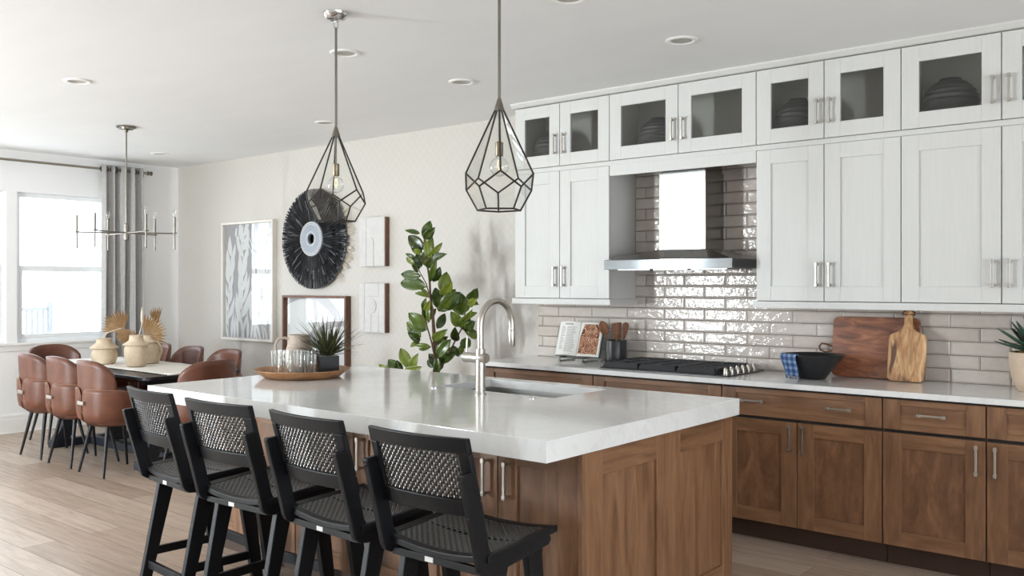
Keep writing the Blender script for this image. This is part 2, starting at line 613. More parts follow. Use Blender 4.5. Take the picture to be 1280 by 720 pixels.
M['leaf'] = m_leaf('rubber_plant_leaf', lin(26, 44, 22), lin(52, 78, 28), lin(124, 136, 46), 0.26)
M['grass'] = m_leaf('dark_grass_blade', lin(36, 42, 28), lin(64, 72, 42), lin(104, 104, 70), 0.45)
M['agave'] = m_leaf('agave_leaf', lin(22, 46, 36), lin(38, 72, 54), lin(66, 100, 78), 0.4)
M['fibre'] = m_leaf('black_fibre_strand', lin(12, 13, 16), lin(24, 25, 30), lin(28, 30, 35), 0.5)
_r = [n for n in M['fibre'].node_tree.nodes if n.type == 'VALTORGB'][0].color_ramp
_e = _r.elements.new(0.90); _e.color = lin(30, 32, 38)
_r.elements[-1].position = 0.95; _r.elements[-1].color = lin(140, 143, 150)


def m_glow(name, col, strength):
    t = NT(name)
    n = t.noise(t.coords(), 5, 1)
    e = t.ramp(n, [(0.3, col), (0.7, col)])
    t.set(Base_Color=(0.8, 0.7, 0.5, 1), Roughness=0.4)
    t.l(e, t.b.inputs['Emission Color'])
    t.b.inputs['Emission Strength'].default_value = strength
    return t.mat


M['filament'] = m_glow('warm_filament', (1, 0.62, 0.25, 1), 2.0)


def m_pastry():
    t = NT('pastry_photo_print')
    v = t.coords((1, 1, 1))
    vo = t.n('ShaderNodeTexVoronoi'); vo.inputs['Scale'].default_value = 12
    t.l(v, vo.inputs['Vector'])
    wv = t.math('SINE', t.math('MULTIPLY', vo.outputs['Distance'], 60))
    n = t.noise(v, 30, 3)
    f = t.math('ADD', t.math('MULTIPLY', wv, 0.35), n)
    c = t.ramp(f, [(0.12, lin(44, 18, 12)), (0.42, lin(120, 52, 28)), (0.65, lin(184, 104, 56)), (0.88, lin(232, 200, 160))])
    t.set(Base_Color=c, Roughness=0.35)
    return t.mat


M['pastry'] = m_pastry()


def m_clay():
    t = NT('sandy_clay')
    a = t.noise(t.coords(), 9, 5, 0.6, 0.6)
    b = t.noise(t.coords(), 60, 3)
    c = t.ramp(a, [(0.25, lin(150, 126, 100)), (0.40, lin(200, 180, 154)), (0.7, lin(216, 199, 174))])
    c = t.mix(0.3, c, t.ramp(b, [(0.3, lin(188, 168, 142)), (0.7, lin(220, 204, 180))]))
    t.set(Base_Color=c, Roughness=0.85)
    t.bump(b, 0.15, 0.004)
    return t.mat


M['clay'] = m_clay()


def m_board(name, dark, mid, light, stretch, streak):
    t = NT(name)
    v = t.coords(stretch)
    a = t.noise(v, 2.4, 5, 0.6, 1.6)
    c = t.ramp(a, [(0.25, dark), (0.45, mid), (0.7, light)])
    s = t.noise(v, 1.6, 2, 0.5, 0.6)
    k = t.ramp(s, [(0.50, (0, 0, 0, 1)), (0.57, (1, 1, 1, 1))])
    c = t.mix(t.math('MULTIPLY', k, streak), c, dark)
    t.set(Base_Color=c, Roughness=0.4)
    return t.mat


M['board_dark'] = m_board('dark_walnut_board', lin(76, 44, 30), lin(140, 84, 58), lin(180, 120, 84), (1.6, 10, 7), 0.45)
M['board_light'] = m_board('streaked_acacia_board', lin(88, 56, 36), lin(178, 130, 86), lin(224, 186, 138), (8, 8, 1.2), 0.95)


def m_plaid():
    t = NT('blue_plaid_cloth')
    tc = t.n('ShaderNodeTexCoord'); sp = t.n('ShaderNodeSeparateXYZ')
    t.l(tc.outputs['Object'], sp.inputs[0])
    a = t.math('LESS_THAN', t.math('PINGPONG', sp.outputs[0], 0.018), 0.008)
    b = t.math('LESS_THAN', t.math('PINGPONG', sp.outputs[2], 0.018), 0.008)
    s = t.math('MULTIPLY', t.math('ADD', a, b), 0.5)
    c = t.ramp(s, [(0.0, lin(48, 72, 114)), (0.5, lin(84, 112, 154)), (1.0, lin(134, 156, 190))])
    t.set(Base_Color=c, Roughness=0.9)
    return t.mat


M['plaid'] = m_plaid()

# ================================================================== SETTING
T = 0.14   # wall thickness


def wall_with_holes(name, axis, pos, out, a0, a1, z0, z1, holes, mat):
    """axis 'X': wall plane at x=pos spanning y a0..a1; axis 'Y': plane at y=pos spanning x."""
    mb = MB()
    cuts = sorted(set([a0, a1]+[h[0] for h in holes]+[h[1] for h in holes]))
    for s, e in zip(cuts[:-1], cuts[1:]):
        hs = [h for h in holes if h[0] <= s+1e-6 and h[1] >= e-1e-6]
        spans = [(z0, z1)] if not hs else [(z0, hs[0][2]), (hs[0][3], z1)]
        for (p, q) in spans:
            if q-p < 1e-4: continue
            if axis == 'X': mb.box(pos, pos+out*T, s, e, p, q)
            else: mb.box(s, e, pos, pos+out*T, p, q)
    return structure(name, mb, mat)


mb = MB(); mb.box(XW-T, XR+T, YF-T, YW+T, -0.1, 0.0); structure('floor', mb, M['floor'])
mb = MB(); mb.box(XW-T, XR+T, YF-T, YW+T, ZC, ZC+0.1); structure('ceiling', mb, M['ceil'])
wall_with_holes('wall_left', 'X', XW, -1, YF, YW+T, 0, ZC, LEFT_OPEN, M['wall'])
wall_with_holes('wall_front', 'Y', YF, -1, XW, XR+T, 0, ZC, FRONT_OPEN, M['wall'])
mb = MB(); mb.box(XW, XR+T, YW, YW+T, 0, ZC); structure('wall_back', mb, M['paper'])
wall_with_holes('wall_right', 'X', XR, 1, YF, YW, 0, ZC, RIGHT_OPEN, M['wall'])


def baseboard(name, axis, pos, sgn, a0, a1):
    prof = [(0, 0), (0.02, 0), (0.02, 0.006), (0.016, 0.012), (0.016, 0.135), (0.013, 0.142), (0.013, 0.168), (0.006, 0.185), (0, 0.19)]
    mb = MB()
    if axis == 'X': fn = lambda u, v, w: (pos+sgn*u, w, v)
    else: fn = lambda u, v, w: (w, pos+sgn*u, v)
    mb.prism(prof, fn, a0, a1)
    structure(name, mb, M['trim'])


baseboard('baseboard_left', 'X', XW, 1, YF, YW-0.022)
baseboard('baseboard_back', 'Y', YW, -1, XW, -4.26)


def window_left(idx, y0, y1, z0, z1):
    mb = MB()
    fx0, fx1 = XW-0.10, XW-0.045
    w = 0.045
    e = 0.001
    mb.box(fx0, fx1, y0+e, y0+w, z0+e, z1-e); mb.box(fx0, fx1, y1-w, y1-e, z0+e, z1-e)
    mb.box(fx0, fx1, y0+w, y1-w, z0+e, z0+w); mb.box(fx0, fx1, y0+w, y1-w, z1-w, z1-e)
    zm = 1.62
    mb.box(fx0+0.005, fx1+0.012, y0+w, y1-w, zm-0.028, zm+0.028)      # meeting rail
    f = structure('window_%d' % idx, mb, M['vinyl'], bev=0.004)
    s = 0.022
    lo = MB()
    a, b, c, d = y0+w, y1-w, z0+w, zm-0.028
    for q in ((a, a+s, c, d), (b-s, b, c, d), (a+s, b-s, c, c+s+0.012)):
        lo.box(fx0+0.022, fx1+0.006, q[0], q[1], q[2], q[3])
    lo.build('sash', M['vinyl'], f, bev=0.003)
    g = MB(); g.box(XW-0.078, XW-0.074, y0+w, y1-w, z0+w, zm-0.02); g.box(XW-0.078, XW-0.074, y0+w, y1-w, zm+0.02, z1-w)
    g.build('glass_pane', M['winglass'], f)
    return f


for i, h in enumerate(LEFT_OPEN): window_left(i+1 if i < 3 else 7, *h)  # the last one glazes the opening added for light
# one continuous sill board under the row of windows
mb = MB(); mb.box(XW-0.04, XW+0.035, 1.60, 4.68, 0.858, 0.884); mb.box(XW+0.001, XW+0.014, 1.63, 4.65, 0.80, 0.858)
structure('trim_1', mb, M['trim'], bev=0.004)
# unseen glazed opening behind the camera, added for its light and reflections
for i, (a, b, c, d) in enumerate(FRONT_OPEN):
    mb = MB()
    y0, y1, w = YF-0.10, YF-0.045, 0.05
    mb.box(a+.001, a+w, y0, y1, c, d-.001); mb.box(b-w, b-.001, y0, y1, c, d-.001); mb.box(a+w, b-w, y0, y1, d-w, d-.001); mb.box(a+w, b-w, y0, y1, c, c+w)
    n = 1
    for k in range(1, n):
        xx = a+(b-a)*k/n
        mb.box(xx-0.085, xx+0.085, y0, y1, c+w, d-w)
    f = structure('window_%d' % (i+4), mb, M['vinyl'], bev=0.004)
    g = MB(); g.box(a+w, b-w, YF-0.078, YF-0.074, c+w, d-w); g.build('glass_pane', M['winglass'], f)

for (a, b, c, d) in RIGHT_OPEN:
    mb = MB(); x0, x1, w = XR+0.045, XR+0.10, 0.05
    mb.box(x0, x1, a+.001, a+w, c+.001, d-.001); mb.box(x0, x1, b-w, b-.001, c+.001, d-.001); mb.box(x0, x1, a+w, b-w, c+.001, c+w); mb.box(x0, x1, a+w, b-w, d-w, d-.001)
    mb.box(x0, x1, (a+b)/2-.04, (a+b)/2+.04, c+w, d-w)
    f = structure('window_8', mb, M['vinyl'], bev=0.004)
    g = MB(); g.box(XR+0.074, XR+0.078, a+w, b-w, c+w, d-w); g.build('glass_pane', M['winglass'], f)

# outside: patio and a slatted fence panel
mb = MB(); mb.box(-16, XW-T-0.02, 3.0, 8.0, -0.12, -0.02); structure('ground', mb, M['conc'])
mb = MB(); mb.box(-16, 8, -22, YF-T-0.02, -0.14, -0.04); structure('lawn', mb, M['lawn'])  # unseen dark ground, added to block upward light at the front opening
fence = thing('patio_fence', (-13.0, 5.3, -0.02), 'low blue-grey slatted patio fence seen through the dining window', 'fence')
for sy, ey in ((4.62, 5.50),):
    mb = MB()
    k = sy
    while k < ey:
        mb.box(-13.01, -12.99, k, k+0.035, 0.50, 1.12); k += 0.075
    mb.box(-13.015, -12.985, sy, ey, 1.10, 1.14); mb.box(-13.015, -12.985, sy, ey, 0.48, 0.52)
    mb.build('slat_panel', M['fence'], fence)
mb = MB(); mb.box(-13.04, -12.97, 5.52, 5.58, -0.02, 1.22); mb.build('post', M['fence'], fence, bev=0.005)
mb = MB(); mb.box(-13.04, -12.97, 4.55, 4.61, -0.02, 1.22); mb.build('post', M['fence'], fence, bev=0.005)

# ================================================================== KITCHEN RUN
UF, BF, CE = 5.07, 4.80, 4.763
EV, EH = 0.002, 0.002


def fm_front(y):   # facing -Y: u=x, v=z, w=outward
    return lambda u, v, w: (u, y-w, v)


def fm_right(x):   # facing +X: u=y, v=z
    return lambda u, v, w: (x+w, u, v)


def panel_box(mb, fn, u0, u1, v0, v1, w0, w1, mat=0):
    P = [fn(u0, v0, w0), fn(u1, v0, w0), fn(u1, v0, w1), fn(u0, v0, w1), fn(u0, v1, w0), fn(u1, v1, w0), fn(u1, v1, w1), fn(u0, v1, w1)]
    mb.hexa(P, mat=mat)


def shaker(root, name, fn, u0, u1, v0, v1, mats, stile=0.062, rail=None, th=0.02, rec=0.011, glass=None, gap=0.0026):
    """frame-and-panel front; mats = (stile, rail, panel)"""
    rail = stile if rail is None else rail
    u0 += gap; u1 -= gap; v0 += gap; v1 -= gap
    mb = MB()
    panel_box(mb, fn, u0, u0+stile, v0, v1, 0, th, 0)
    panel_box(mb, fn, u1-stile, u1, v0, v1, 0, th, 0)
    panel_box(mb, fn, u0+stile, u1-stile, v1-rail, v1, 0, th-0.0004, 1)
    panel_box(mb, fn, u0+stile, u1-stile, v0, v0+rail, 0, th-0.0004, 1)
    if glass is None:
        panel_box(mb, fn, u0+stile-0.002, u1-stile+0.002, v0+rail-0.002, v1-rail+0.002, 0.002, th-rec, 2)
    o = mb.build(name, list(mats), root, bev=0.0012, seg=1)
    if glass is not None:
        g = MB(); panel_box(g, fn, u0+stile-0.004, u1-stile+0.004, v0+rail-0.004, v1-rail+0.004, 0.006, 0.010)
        g.build('glass_pane', glass, o)
    return o


def bar_pull(parent, fn, u, v, length, vert=True, w0=0.02, mat='nickel', label=None):
    mb = MB()
    h = length/2
    dw = 0.034
    def bx(ua, ub, va, vb, wa, wb): panel_box(mb, fn, ua, ub, va, vb, wa, wb)
    r = 0.0055
    if vert:
        bx(u-r, u+r, v-h, v+h, w0+dw-2*r, w0+dw)
        for s in (-1, 1):
            c = v+s*(h-0.012)
            bx(u-r*0.9, u+r*0.9, c-r*0.9, c+r*0.9, w0, w0+dw-2*r)
            bx(u-r*1.5, u+r*1.5, c-r*1.7, c+r*1.7, w0+dw-2*r-0.004, w0+dw+0.002)
    else:
        bx(u-h, u+h, v-r, v+r, w0+dw-2*r, w0+dw)
        for s in (-1, 1):
            c = u+s*(h-0.012)
            bx(c-r*0.9, c+r*0.9, v-r*0.9, v+r*0.9, w0, w0+dw-2*r)
            bx(c-r*1.7, c+r*1.7, v-r*1.5, v+r*1.5, w0+dw-2*r-0.004, w0+dw+0.002)
    return mb.build('handle', M[mat], parent, bev=0.0015)


WOODV = (M['wood_v'], M['wood_h'], M['wood_figured'])
WOODH = (M['wood_v'], M['wood_h'], M['wood_h'])
CABM = (M['cab'], M['cab'], M['cab'])
fB = fm_front(BF+0.02)
fU = fm_front(UF+0.02)


def base_cabinet(x0, x1, label, drawers, doors):
    r = thing('base_cabinet', ((x0+x1)/2, BF+0.3, 0), label, 'cabinet', 'stained wood base cabinets')
    mb = MB()
    mb.box(x0+0.001, x1-0.001, BF+0.0215, YW-0.001, 0.112, 0.882)
    mb.mat = 1; mb.box(x0+0.003, x1-0.003, BF+0.0205, BF+0.0216, 0.114, 0.880)  # thin dark sheet, painted-in shade for the door gaps
    mb.build('body', [M['wood_v'], M['gap']], r)
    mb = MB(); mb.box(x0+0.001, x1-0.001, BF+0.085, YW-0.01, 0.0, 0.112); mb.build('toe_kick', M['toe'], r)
    for (a, b, c, d, pulls) in drawers:
        o = shaker(r, 'drawer', fB, a, b, c, d, WOODH, stile=0.085, rail=0.03)
        for (u, v) in pulls: bar_pull(o, fB, u, v, 0.14, False)
    for (a, b, c, d, pull) in doors:
        o = shaker(r, 'door', fB, a, b, c, d, WOODV, stile=0.09, rail=0.075)
        if pull: bar_pull(o, fB, pull[0], pull[1], 0.15, True)
    return r


Z0, Z1, Z2, Z3 = 0.115, 0.70, 0.712, 0.872
base_cabinet(-4.235, -3.293, 'stained wood base cabinet at the wallpaper end of the run, below the open cookbook',
             [(-4.225, -3.293, Z2, Z3, [])], [(-4.225, -3.76, Z0, Z1, (-3.80, 0.59)), (-3.76, -3.293, Z0, Z1, (-3.72, 0.59))])
base_cabinet(-3.291, -2.388, 'stained wood base cabinet directly under the black gas cooktop',
             [(-3.291, -2.388, Z2, Z3, [])], [(-3.291, -2.84, Z0, Z1, (-2.88, 0.59)), (-2.84, -2.388, Z0, Z1, (-2.80, 0.59))])
base_cabinet(-2.386, -1.482, 'wide stained wood base cabinet with one two-handled drawer over two doors',
             [(-2.386, -1.482, Z2, Z3, [(-2.19, 0.80), (-1.70, 0.795)])],
             [(-2.386, -1.935, Z0, Z1, (-1.972, 0.605)), (-1.935, -1.482, Z0, Z1, (-1.897, 0.605))])
base_cabinet(-1.480, -0.996, 'narrower stained wood base cabinet with one drawer handle, right of the two-handled drawer',
             [(-1.480, -0.996, Z2, Z3, [(-1.238, 0.80)])], [(-1.480, -0.996, Z0, Z1, (-1.035, 0.605))])
base_cabinet(-0.994, -0.50, 'stained wood base cabinet cut off by the right edge, door handle on its left',
             [(-0.994, -0.50, Z2, Z3, [(-0.75, 0.80)])], [(-0.994, -0.50, Z0, Z1, (-0.952, 0.605))])

# continuous worktop
mb = MB(); mb.box(-4.262, -0.48, CE, YW-0.0125, 0.884, 0.914)
o = mb.build('countertop', M['quartz'], None, bev=0.002, origin=(-2.4, 5.1, 0.884))
tag(o, 'long white quartz countertop along the tiled wall', 'countertop')

# tile
mb = MB()
mb.box(-4.213, -0.40, YW-0.012, YW-0.0002, 0.9145, 1.3185)
mb.box(-3.343, -2.297, YW-0.012, YW-0.0002, 1.3185, 2.30)
structure('wall_tile', mb, M['tile'])

# wall cabinets
ZB, ZM0, ZM1, ZT = 1.361, 2.262, 2.293, 2.738


def wall_cabinet(x0, x1, label, split):
    r = thing('wall_cabinet', ((x0+x1)/2, UF+0.18, ZB), label, 'cabinet', 'tall white wall cabinets')
    mb = MB(); mb.box(x0+.0005, x1-.0005, UF+0.0215, YW-0.013, ZB-0.0, ZM0+0.014); mb.mat = 1; mb.box(x0+.003, x1-.003, UF+0.0205, UF+0.0216, ZB+.001, ZM0-.001); mb.build('body', [M['cab'], M['gap']], r)  # second box: dark sheet that paints gap shade behind the doors
    a, b = split
    for (p, q, hx) in ((x0, a, a-0.037), (a, x1, a+0.037)):
        o = shaker(r, 'door', fU, p, q, ZB, ZM0, CABM, stile=0.089, rail=0.085)
        bar_pull(o, fU, hx, ZB+0.155, 0.145, True)
    return r


def glass_cabinet(x0, x1, mid, label):
    r = thing('glass_wall_cabinet', ((x0+x1)/2, UF+0.18, ZM1-0.016), label, 'cabinet', 'glass-fronted top cabinets')
    mb = MB(); t = 0.018; y0, y1 = UF+0.0215, YW-0.001; zb, zt = ZM1-0.016, ZT+0.004
    mb.box(x0+.0005, x1-.0005, y0, y1, zb, zb+t); mb.box(x0+.0005, x1-.0005, y0, y1, zt-t, zt)
    mb.box(x0+.0005, x0+t, y0, y1, zb+t, zt-t); mb.box(x1-t, x1-.0005, y0, y1, zb+t, zt-t)
    mb.box(x0+t, x1-t, y1-0.01, y1, zb+t, zt-t)
    mb.build('carcass', M['cab_in'], r)
    for (p, q, hx) in ((x0, mid, mid-0.037), (mid, x1, mid+0.037)):
        o = shaker(r, 'door', fU, p, q, ZM1, ZT, CABM, stile=0.089, rail=0.085, glass=M['cabglass'])
        bar_pull(o, fU, hx, ZM1+0.155, 0.145, True)
    return r


UX = [-4.166, -3.344, -2.296, -1.467, -0.495]
UMID = [-3.760, -2.822, -1.886, -0.981]
wall_cabinet(UX[0], UX[1], 'tall two-door white wall cabinet at left of the range hood', (UMID[0], 0))
wall_cabinet(UX[2], UX[3], 'tall two-door white wall cabinet immediately right of the range hood', (UMID[2], 0))
wall_cabinet(UX[3], UX[4], 'tall two-door white wall cabinet at the far right, above the potted succulent', (UMID[3], 0))
glass_cabinet(UX[0], UX[1], UMID[0], 'glass-fronted top cabinet at the wallpaper end, behind the right pendant')
glass_cabinet(UX[1], UX[2], UMID[1], 'glass-fronted top cabinet above the range hood')
glass_cabinet(UX[2], UX[3], UMID[2], 'glass-fronted top cabinet second from the right, right of the hood')
glass_cabinet(UX[3], UX[4], UMID[3], 'glass-fronted top cabinet cut off by the right edge')
# crown, cornice strip and light rails
mb = MB()
prof = [(0.30, ZT+0.005), (0.002, ZT+0.005), (-0.006, ZT+0.010), (-0.022, ZC-0.012), (-0.026, ZC-0.001), (0.30, ZC-0.001)]
mb.prism(prof, lambda u, v, w: (w, UF+u, v), UX[0]-0.028, UX[4])
structure('trim_2', mb, M['cab'])
mb = MB(); mb.box(UX[0]-0.006, UX[4], UF+0.012, UF+0.021, ZM0+0.001, ZM1-0.001); structure('trim_3', mb, M['cab'])
mb = MB(); mb.box(UX[1]+0.002, UX[2]-0.002, UF+0.002, UF+0.021, 2.19, ZM0+0.0005); structure('trim_4', mb, M['cab'], bev=0.001)
mb = MB(); mb.box(UX[0]-0.02, UX[1]+0.014, UF-0.012, YW-0.013, 1.320, ZB-0.0015); structure('trim_5', mb, M['cab'], bev=0.002)
mb = MB(); mb.box(UX[2]-0.014, UX[4], UF-0.012, YW-0.013, 1.320, ZB-0.0015); structure('trim_6', mb, M['cab'], bev=0.002)

# vases inside the glass cabinets
def ribbed_vase(x, label, r=0.135, y=5.235):
    v = thing('ribbed_vase', (x, y, ZM1+0.0025), label, 'vase', 'dark ribbed vases behind cabinet glass')
    mb = MB()
    prof = []
    hgt = 0.262
    n = 44
    for i in range(n+1):
        t = i/n
        ang = -0.42*PI+t*(0.42*PI+0.36*PI)
        rr = r*math.cos(ang)
        z = hgt*0.5*(math.sin(ang)+math.sin(0.42*PI))/(0.5*(math.sin(0.36*PI)+math.sin(0.42*PI)))
        rr *= 1+0.028*math.sin(t*PI*22)
        prof.append((max(rr, 0.03), z))
    mb.lathe(prof, seg=40, cap1=False)
    zt = prof[-1][1]; rt = prof[-1][0]
    mb.build('body', M['ribbed'], v, world=False)
    m2 = MB(); m2.lathe([(rt, zt), (rt*0.9, zt+0.012), (rt*0.72, zt+0.014), (rt*0.66, zt-0.04)], seg=32, cap0=False)
    m2.build('neck', M['ribbed'], v, world=False)


ribbed_vase(-3.945, 'dark ribbed vase in the leftmost glass cabinet')
ribbed_vase(-3.06, 'dark ribbed vase in the glass cabinet above the hood')
ribbed_vase(-2.105, 'dark ribbed vase in the glass cabinet just right of the hood')
ribbed_vase(-1.262, 'largest dark ribbed vase, in the rightmost glass cabinet', r=0.142, y=5.245)

# ---------------------------------------------------------------- range hood
hood = thing('range_hood', (-2.824, 5.16, 1.555), 'stainless steel chimney range hood over the cooktop', 'range hood')
hx0, hx1, hy0, hy1 = -3.277, -2.371, 4.905, YW-0.013
cx0, cx1, cy0 = -3.007, -2.672, 5.152
mb = MB(); mb.box(hx0, hx1, hy0, hy1, 1.557, 1.617); mb.build('canopy_band', M['steel_mirror'], hood, bev=0.0015)
mb = MB()
mb.hexa([(hx0, hy0, 1.617), (hx1, hy0, 1.617), (hx1, hy1, 1.617), (hx0, hy1, 1.617),
         (cx0-0.006, cy0-0.006, 1.688), (cx1+0.006, cy0-0.006, 1.688), (cx1+0.006, hy1, 1.688), (cx0-0.006, hy1, 1.688)])
mb.build('canopy', M['steel'], hood)
mb = MB(); mb.box(cx0, cx1, cy0, hy1, 1.686, 2.186); mb.build('chimney', M['steel'], hood, bev=0.002)
mb = MB(); mb.box(cx0+0.012, cx1-0.012, cy0+0.012, hy1, 2.186, 2.2755); mb.build('inner_chimney', M['steel'], hood)
mb = MB()
for i in range(3): mb.box(hx0+0.06+i*0.27, hx0+0.30+i*0.27, hy0+0.07, hy1-0.08, 1.552, 1.557)
mb.build('filter', M['steel'], hood)

# ---------------------------------------------------------------- cooktop
ck = thing('gas_cooktop', (-2.84, 5.115, 0.9142), 'black gas cooktop with cast iron grates and a column of steel knobs', 'cooktop')
mb = MB(); mb.box(-3.285, -2.375, 4.872, 5.372, 0.9142, 0.922); mb.build('glass_base', M['enamel'], ck, bev=0.003)
gx = [-3.275, -3.005, -2.735, -2.468]
for i in range(3):
    a, b = gx[i]+0.003, gx[i+1]-0.003
    y0, y1 = 4.885, 5.36
    mb = MB()
    zt, zb = 0.958, 0.944
    # outer skirt sloping out to the front
    mb.hexa([(a, y0-0.004, 0.9225), (b, y0-0.004, 0.9225), (b, y0+0.02, 0.9225), (a, y0+0.02, 0.9225), (a+0.012, y0+0.012, zt), (b-0.012, y0+0.012, zt), (b-0.012, y0+0.026, zt), (a+0.012, y0+0.026, zt)])
    mb.box(a+0.004, b-0.004, y1-0.02, y1, 0.9225, zt)
    mb.box(a+0.002, a+0.016, y0+0.02, y1-0.02, zb, zt); mb.box(b-0.016, b-0.002, y0+0.02, y1-0.02, zb, zt)
    for k in range(1, 6):
        yy = y0+0.02+(y1-y0-0.04)*k/6
        mb.box(a+0.016, b-0.016, yy-0.006, yy+0.006, zb, zt)
    xm = (a+b)/2
    mb.box(xm-0.006, xm+0.006, y0+0.02, y1-0.02, zb, zt)
    mb.build('grate', M['iron'], ck, bev=0.002, seg=1)
for (x, y, r) in ((-3.14, 5.0, 0.036), (-3.14, 5.25, 0.03), (-2.87, 5.12, 0.05), (-2.60, 5.0, 0.03), (-2.60, 5.25, 0.036)):
    mb = MB(); mb.lathe([(r*1.25, 0), (r*1.25, 0.008), (r, 0.010), (r, 0.018), (r*0.85, 0.021)], (x, y, 0.9222), 24); mb.build('burner', M['iron'], ck)
for k in range(6):
    y = 4.93+k*0.078
    mb = MB(); mb.lathe([(0.019, 0), (0.019, 0.006), (0.0155, 0.008), (0.0145, 0.032), (0.0125, 0.035)], (-2.424, y, 0.9222), 20)
    mb.box(-2.427, -2.421, y-0.013, y+0.013, 0.957, 0.963)
    mb.build('knob', M['nickel'], ck)

# ================================================================== ISLAND
IX0, IX1, IY0, IY1 = -4.61, -1.895, 2.478, 4.0
CX0, CX1, CY0, CY1 = -4.575, -1.922, 2.765, 3.965
isl = thing('kitchen_island', ((CX0+CX1)/2, (CY0+CY1)/2, 0), 'stained wood kitchen island carrying a thick white top, behind four black stools', 'kitchen island')
mb = MB()
SX0, SX1, SY0, SY1 = -3.39, -2.59, 3.45, 3.905
mb.box(CX0, CX1-0.0225, CY0, SY0-0.03, 0.10, 0.834)
mb.box(CX0, CX1-0.0225, SY1+0.03, CY1, 0.10, 0.834)
mb.box(CX0, SX0-0.03, SY0-0.03, SY1+0.03, 0.10, 0.834)
mb.box(SX1+0.03, CX1-0.0225, SY0-0.03, SY1+0.03, 0.10, 0.834)
mb.box(SX0-0.03, SX1+0.03, SY0-0.03, SY1+0.03, 0.10, 0.60)
mb.build('body', M['wood_v'], isl)
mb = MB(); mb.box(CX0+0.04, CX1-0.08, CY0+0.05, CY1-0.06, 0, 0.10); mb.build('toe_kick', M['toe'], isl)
# end panel (two recessed fields)
fE = fm_right(CX1-0.022)
mb = MB()
y0, y1 = CY0-0.030, CY1+0.012
zA, zB2 = 0.0, 0.834
st = [(y0, 2.872), (3.275, 3.474), (3.874, y1)]
for (a, b) in st: panel_box(mb, fE, a, b, zA, zB2, 0, 0.022, 0)
for (a, b) in ((2.872, 3.275), (3.474, 3.874)):
    panel_box(mb, fE, a, b, 0.728, zB2, 0, 0.0216, 1)
    panel_box(mb, fE, a, b, zA, 0.14, 0, 0.0216, 1)
    panel_box(mb, fE, a-0.002, b+0.002, 0.138, 0.730, 0.002, 0.010, 0)
mb.build('end_panel', [M['wood_v'], M['wood_hy']], isl, bev=0.0012, seg=1)
fI = fm_front(CY0)
dw = 0.4405
for k in range(3):
    c = -2.346-0.882*k
    for sgn in (-1, 1):
        a, b = (c-dw, c) if sgn < 0 else (c, c+dw)
        if b > CX1-0.024: b = CX1-0.024
        o = shaker(isl, 'door', fI, a, b, 0.105, 0.826, (M['wood_v'], M['wood_h'], M['wood_v']), stile=0.095, rail=0.078)
        bar_pull(o, fI, c+sgn*0.056, 0.68, 0.155, True)

# island worktop with the sink cut-out
mb = MB()
zt, zb = 0.914, 0.8355
O = [(IX0, IY0), (IX1, IY0), (IX1, IY1), (IX0, IY1)]
I = [(SX0, SY0), (SX1, SY0), (SX1, SY1), (SX0, SY1)]
ot = [mb.vert((x, y, zt)) for x, y in O]; ob = [mb.vert((x, y, zb)) for x, y in O]
it = [mb.vert((x, y, zt)) for x, y in I]; ib = [mb.vert((x, y, zb)) for x, y in I]
for i in range(4):
    j = (i+1) % 4
    mb.face([ot[i], ot[j], it[j], it[i]]); mb.face([ob[i], ob[j], ib[j], ib[i]])
    mb.face([ot[i], ot[j], ob[j], ob[i]]); mb.face([it[i], it[j], ib[j], ib[i]])
o = mb.build('island_countertop', M['quartz'], None, bev=0.0025, origin=(-3.25, 3.24, zb))
tag(o, 'thick white quartz island countertop with a sink cut-out', 'countertop')

# sink: open steel bowl hung in the cut-out
sk = thing('sink', ((SX0+SX1)/2, (SY0+SY1)/2, 0.64), 'undermount stainless steel sink in the island countertop', 'sink')
mb = MB(); t = 0.004; a, b, c, d = SX0+0.003, SX1-0.003, SY0+0.003, SY1-0.003; zk, zf = 0.872, 0.64
mb.box(a, a+t, c, d, zf, zk); mb.box(b-t, b, c, d, zf, zk); mb.box(a+t, b-t, c, c+t, zf, zk); mb.box(a+t, b-t, d-t, d, zf, zk)
mb.box(a+t, b-t, c+t, d-t, zf, zf+t)
mb.build('bowl', M['sink_steel'], sk)
mb = MB(); mb.lathe([(0.045, 0), (0.045, 0.003), (0.03, 0.0035), (0.028, 0.001)], ((SX0+SX1)/2, (SY0+SY1)/2, zf+t), 24); mb.build('drain', M['chrome'], sk)

# faucet
fx, fy = -2.963, 3.335
fc = thing('kitchen_faucet', (fx, fy, 0.914), 'tall brushed nickel gooseneck faucet on the white island top', 'faucet')
mb = MB(); mb.lathe([(0.030, 0.0002), (0.030, 0.008), (0.025, 0.010), (0.024, 0.225), (0.0205, 0.227)], (fx, fy, 0.914), 28); mb.build('body', M['nickel'], fc)
mb = MB()
pts = [(fx, fy, 1.141), (fx, fy, 1.25)]
R = 0.122
for i in range(1, 17):
    a = PI*i/16
    pts.append((fx, fy+R-R*math.cos(a), 1.255+R*math.sin(a)))
pts += [(fx, fy+2*R, 1.225)]
mb.tube(pts, 0.0165, 16); mb.build('gooseneck', M['nickel'], fc)
mb = MB(); mb.lathe([(0.0155, 1.138), (0.0175, 1.142), (0.0180, 1.224), (0.0165, 1.228)], (fx, fy+2*R, 0), 20); mb.build('spray_head', M['nickel'], fc)
mb = MB(); mb.lathe([(0.024, -0.108), (0.0255, -0.106), (0.0255, 0.038), (0.024, 0.040)], (fx, fy, 1.094), 24, axis='X'); mb.build('valve_barrel', M['nickel'], fc)
mb = MB(); mb.tube([(fx-0.092, fy, 1.115), (fx-0.092, fy, 1.135), (fx-0.088, fy, 1.20)], [0.006, 0.0045, 0.0045], 10); mb.build('lever', M['nickel'], fc)

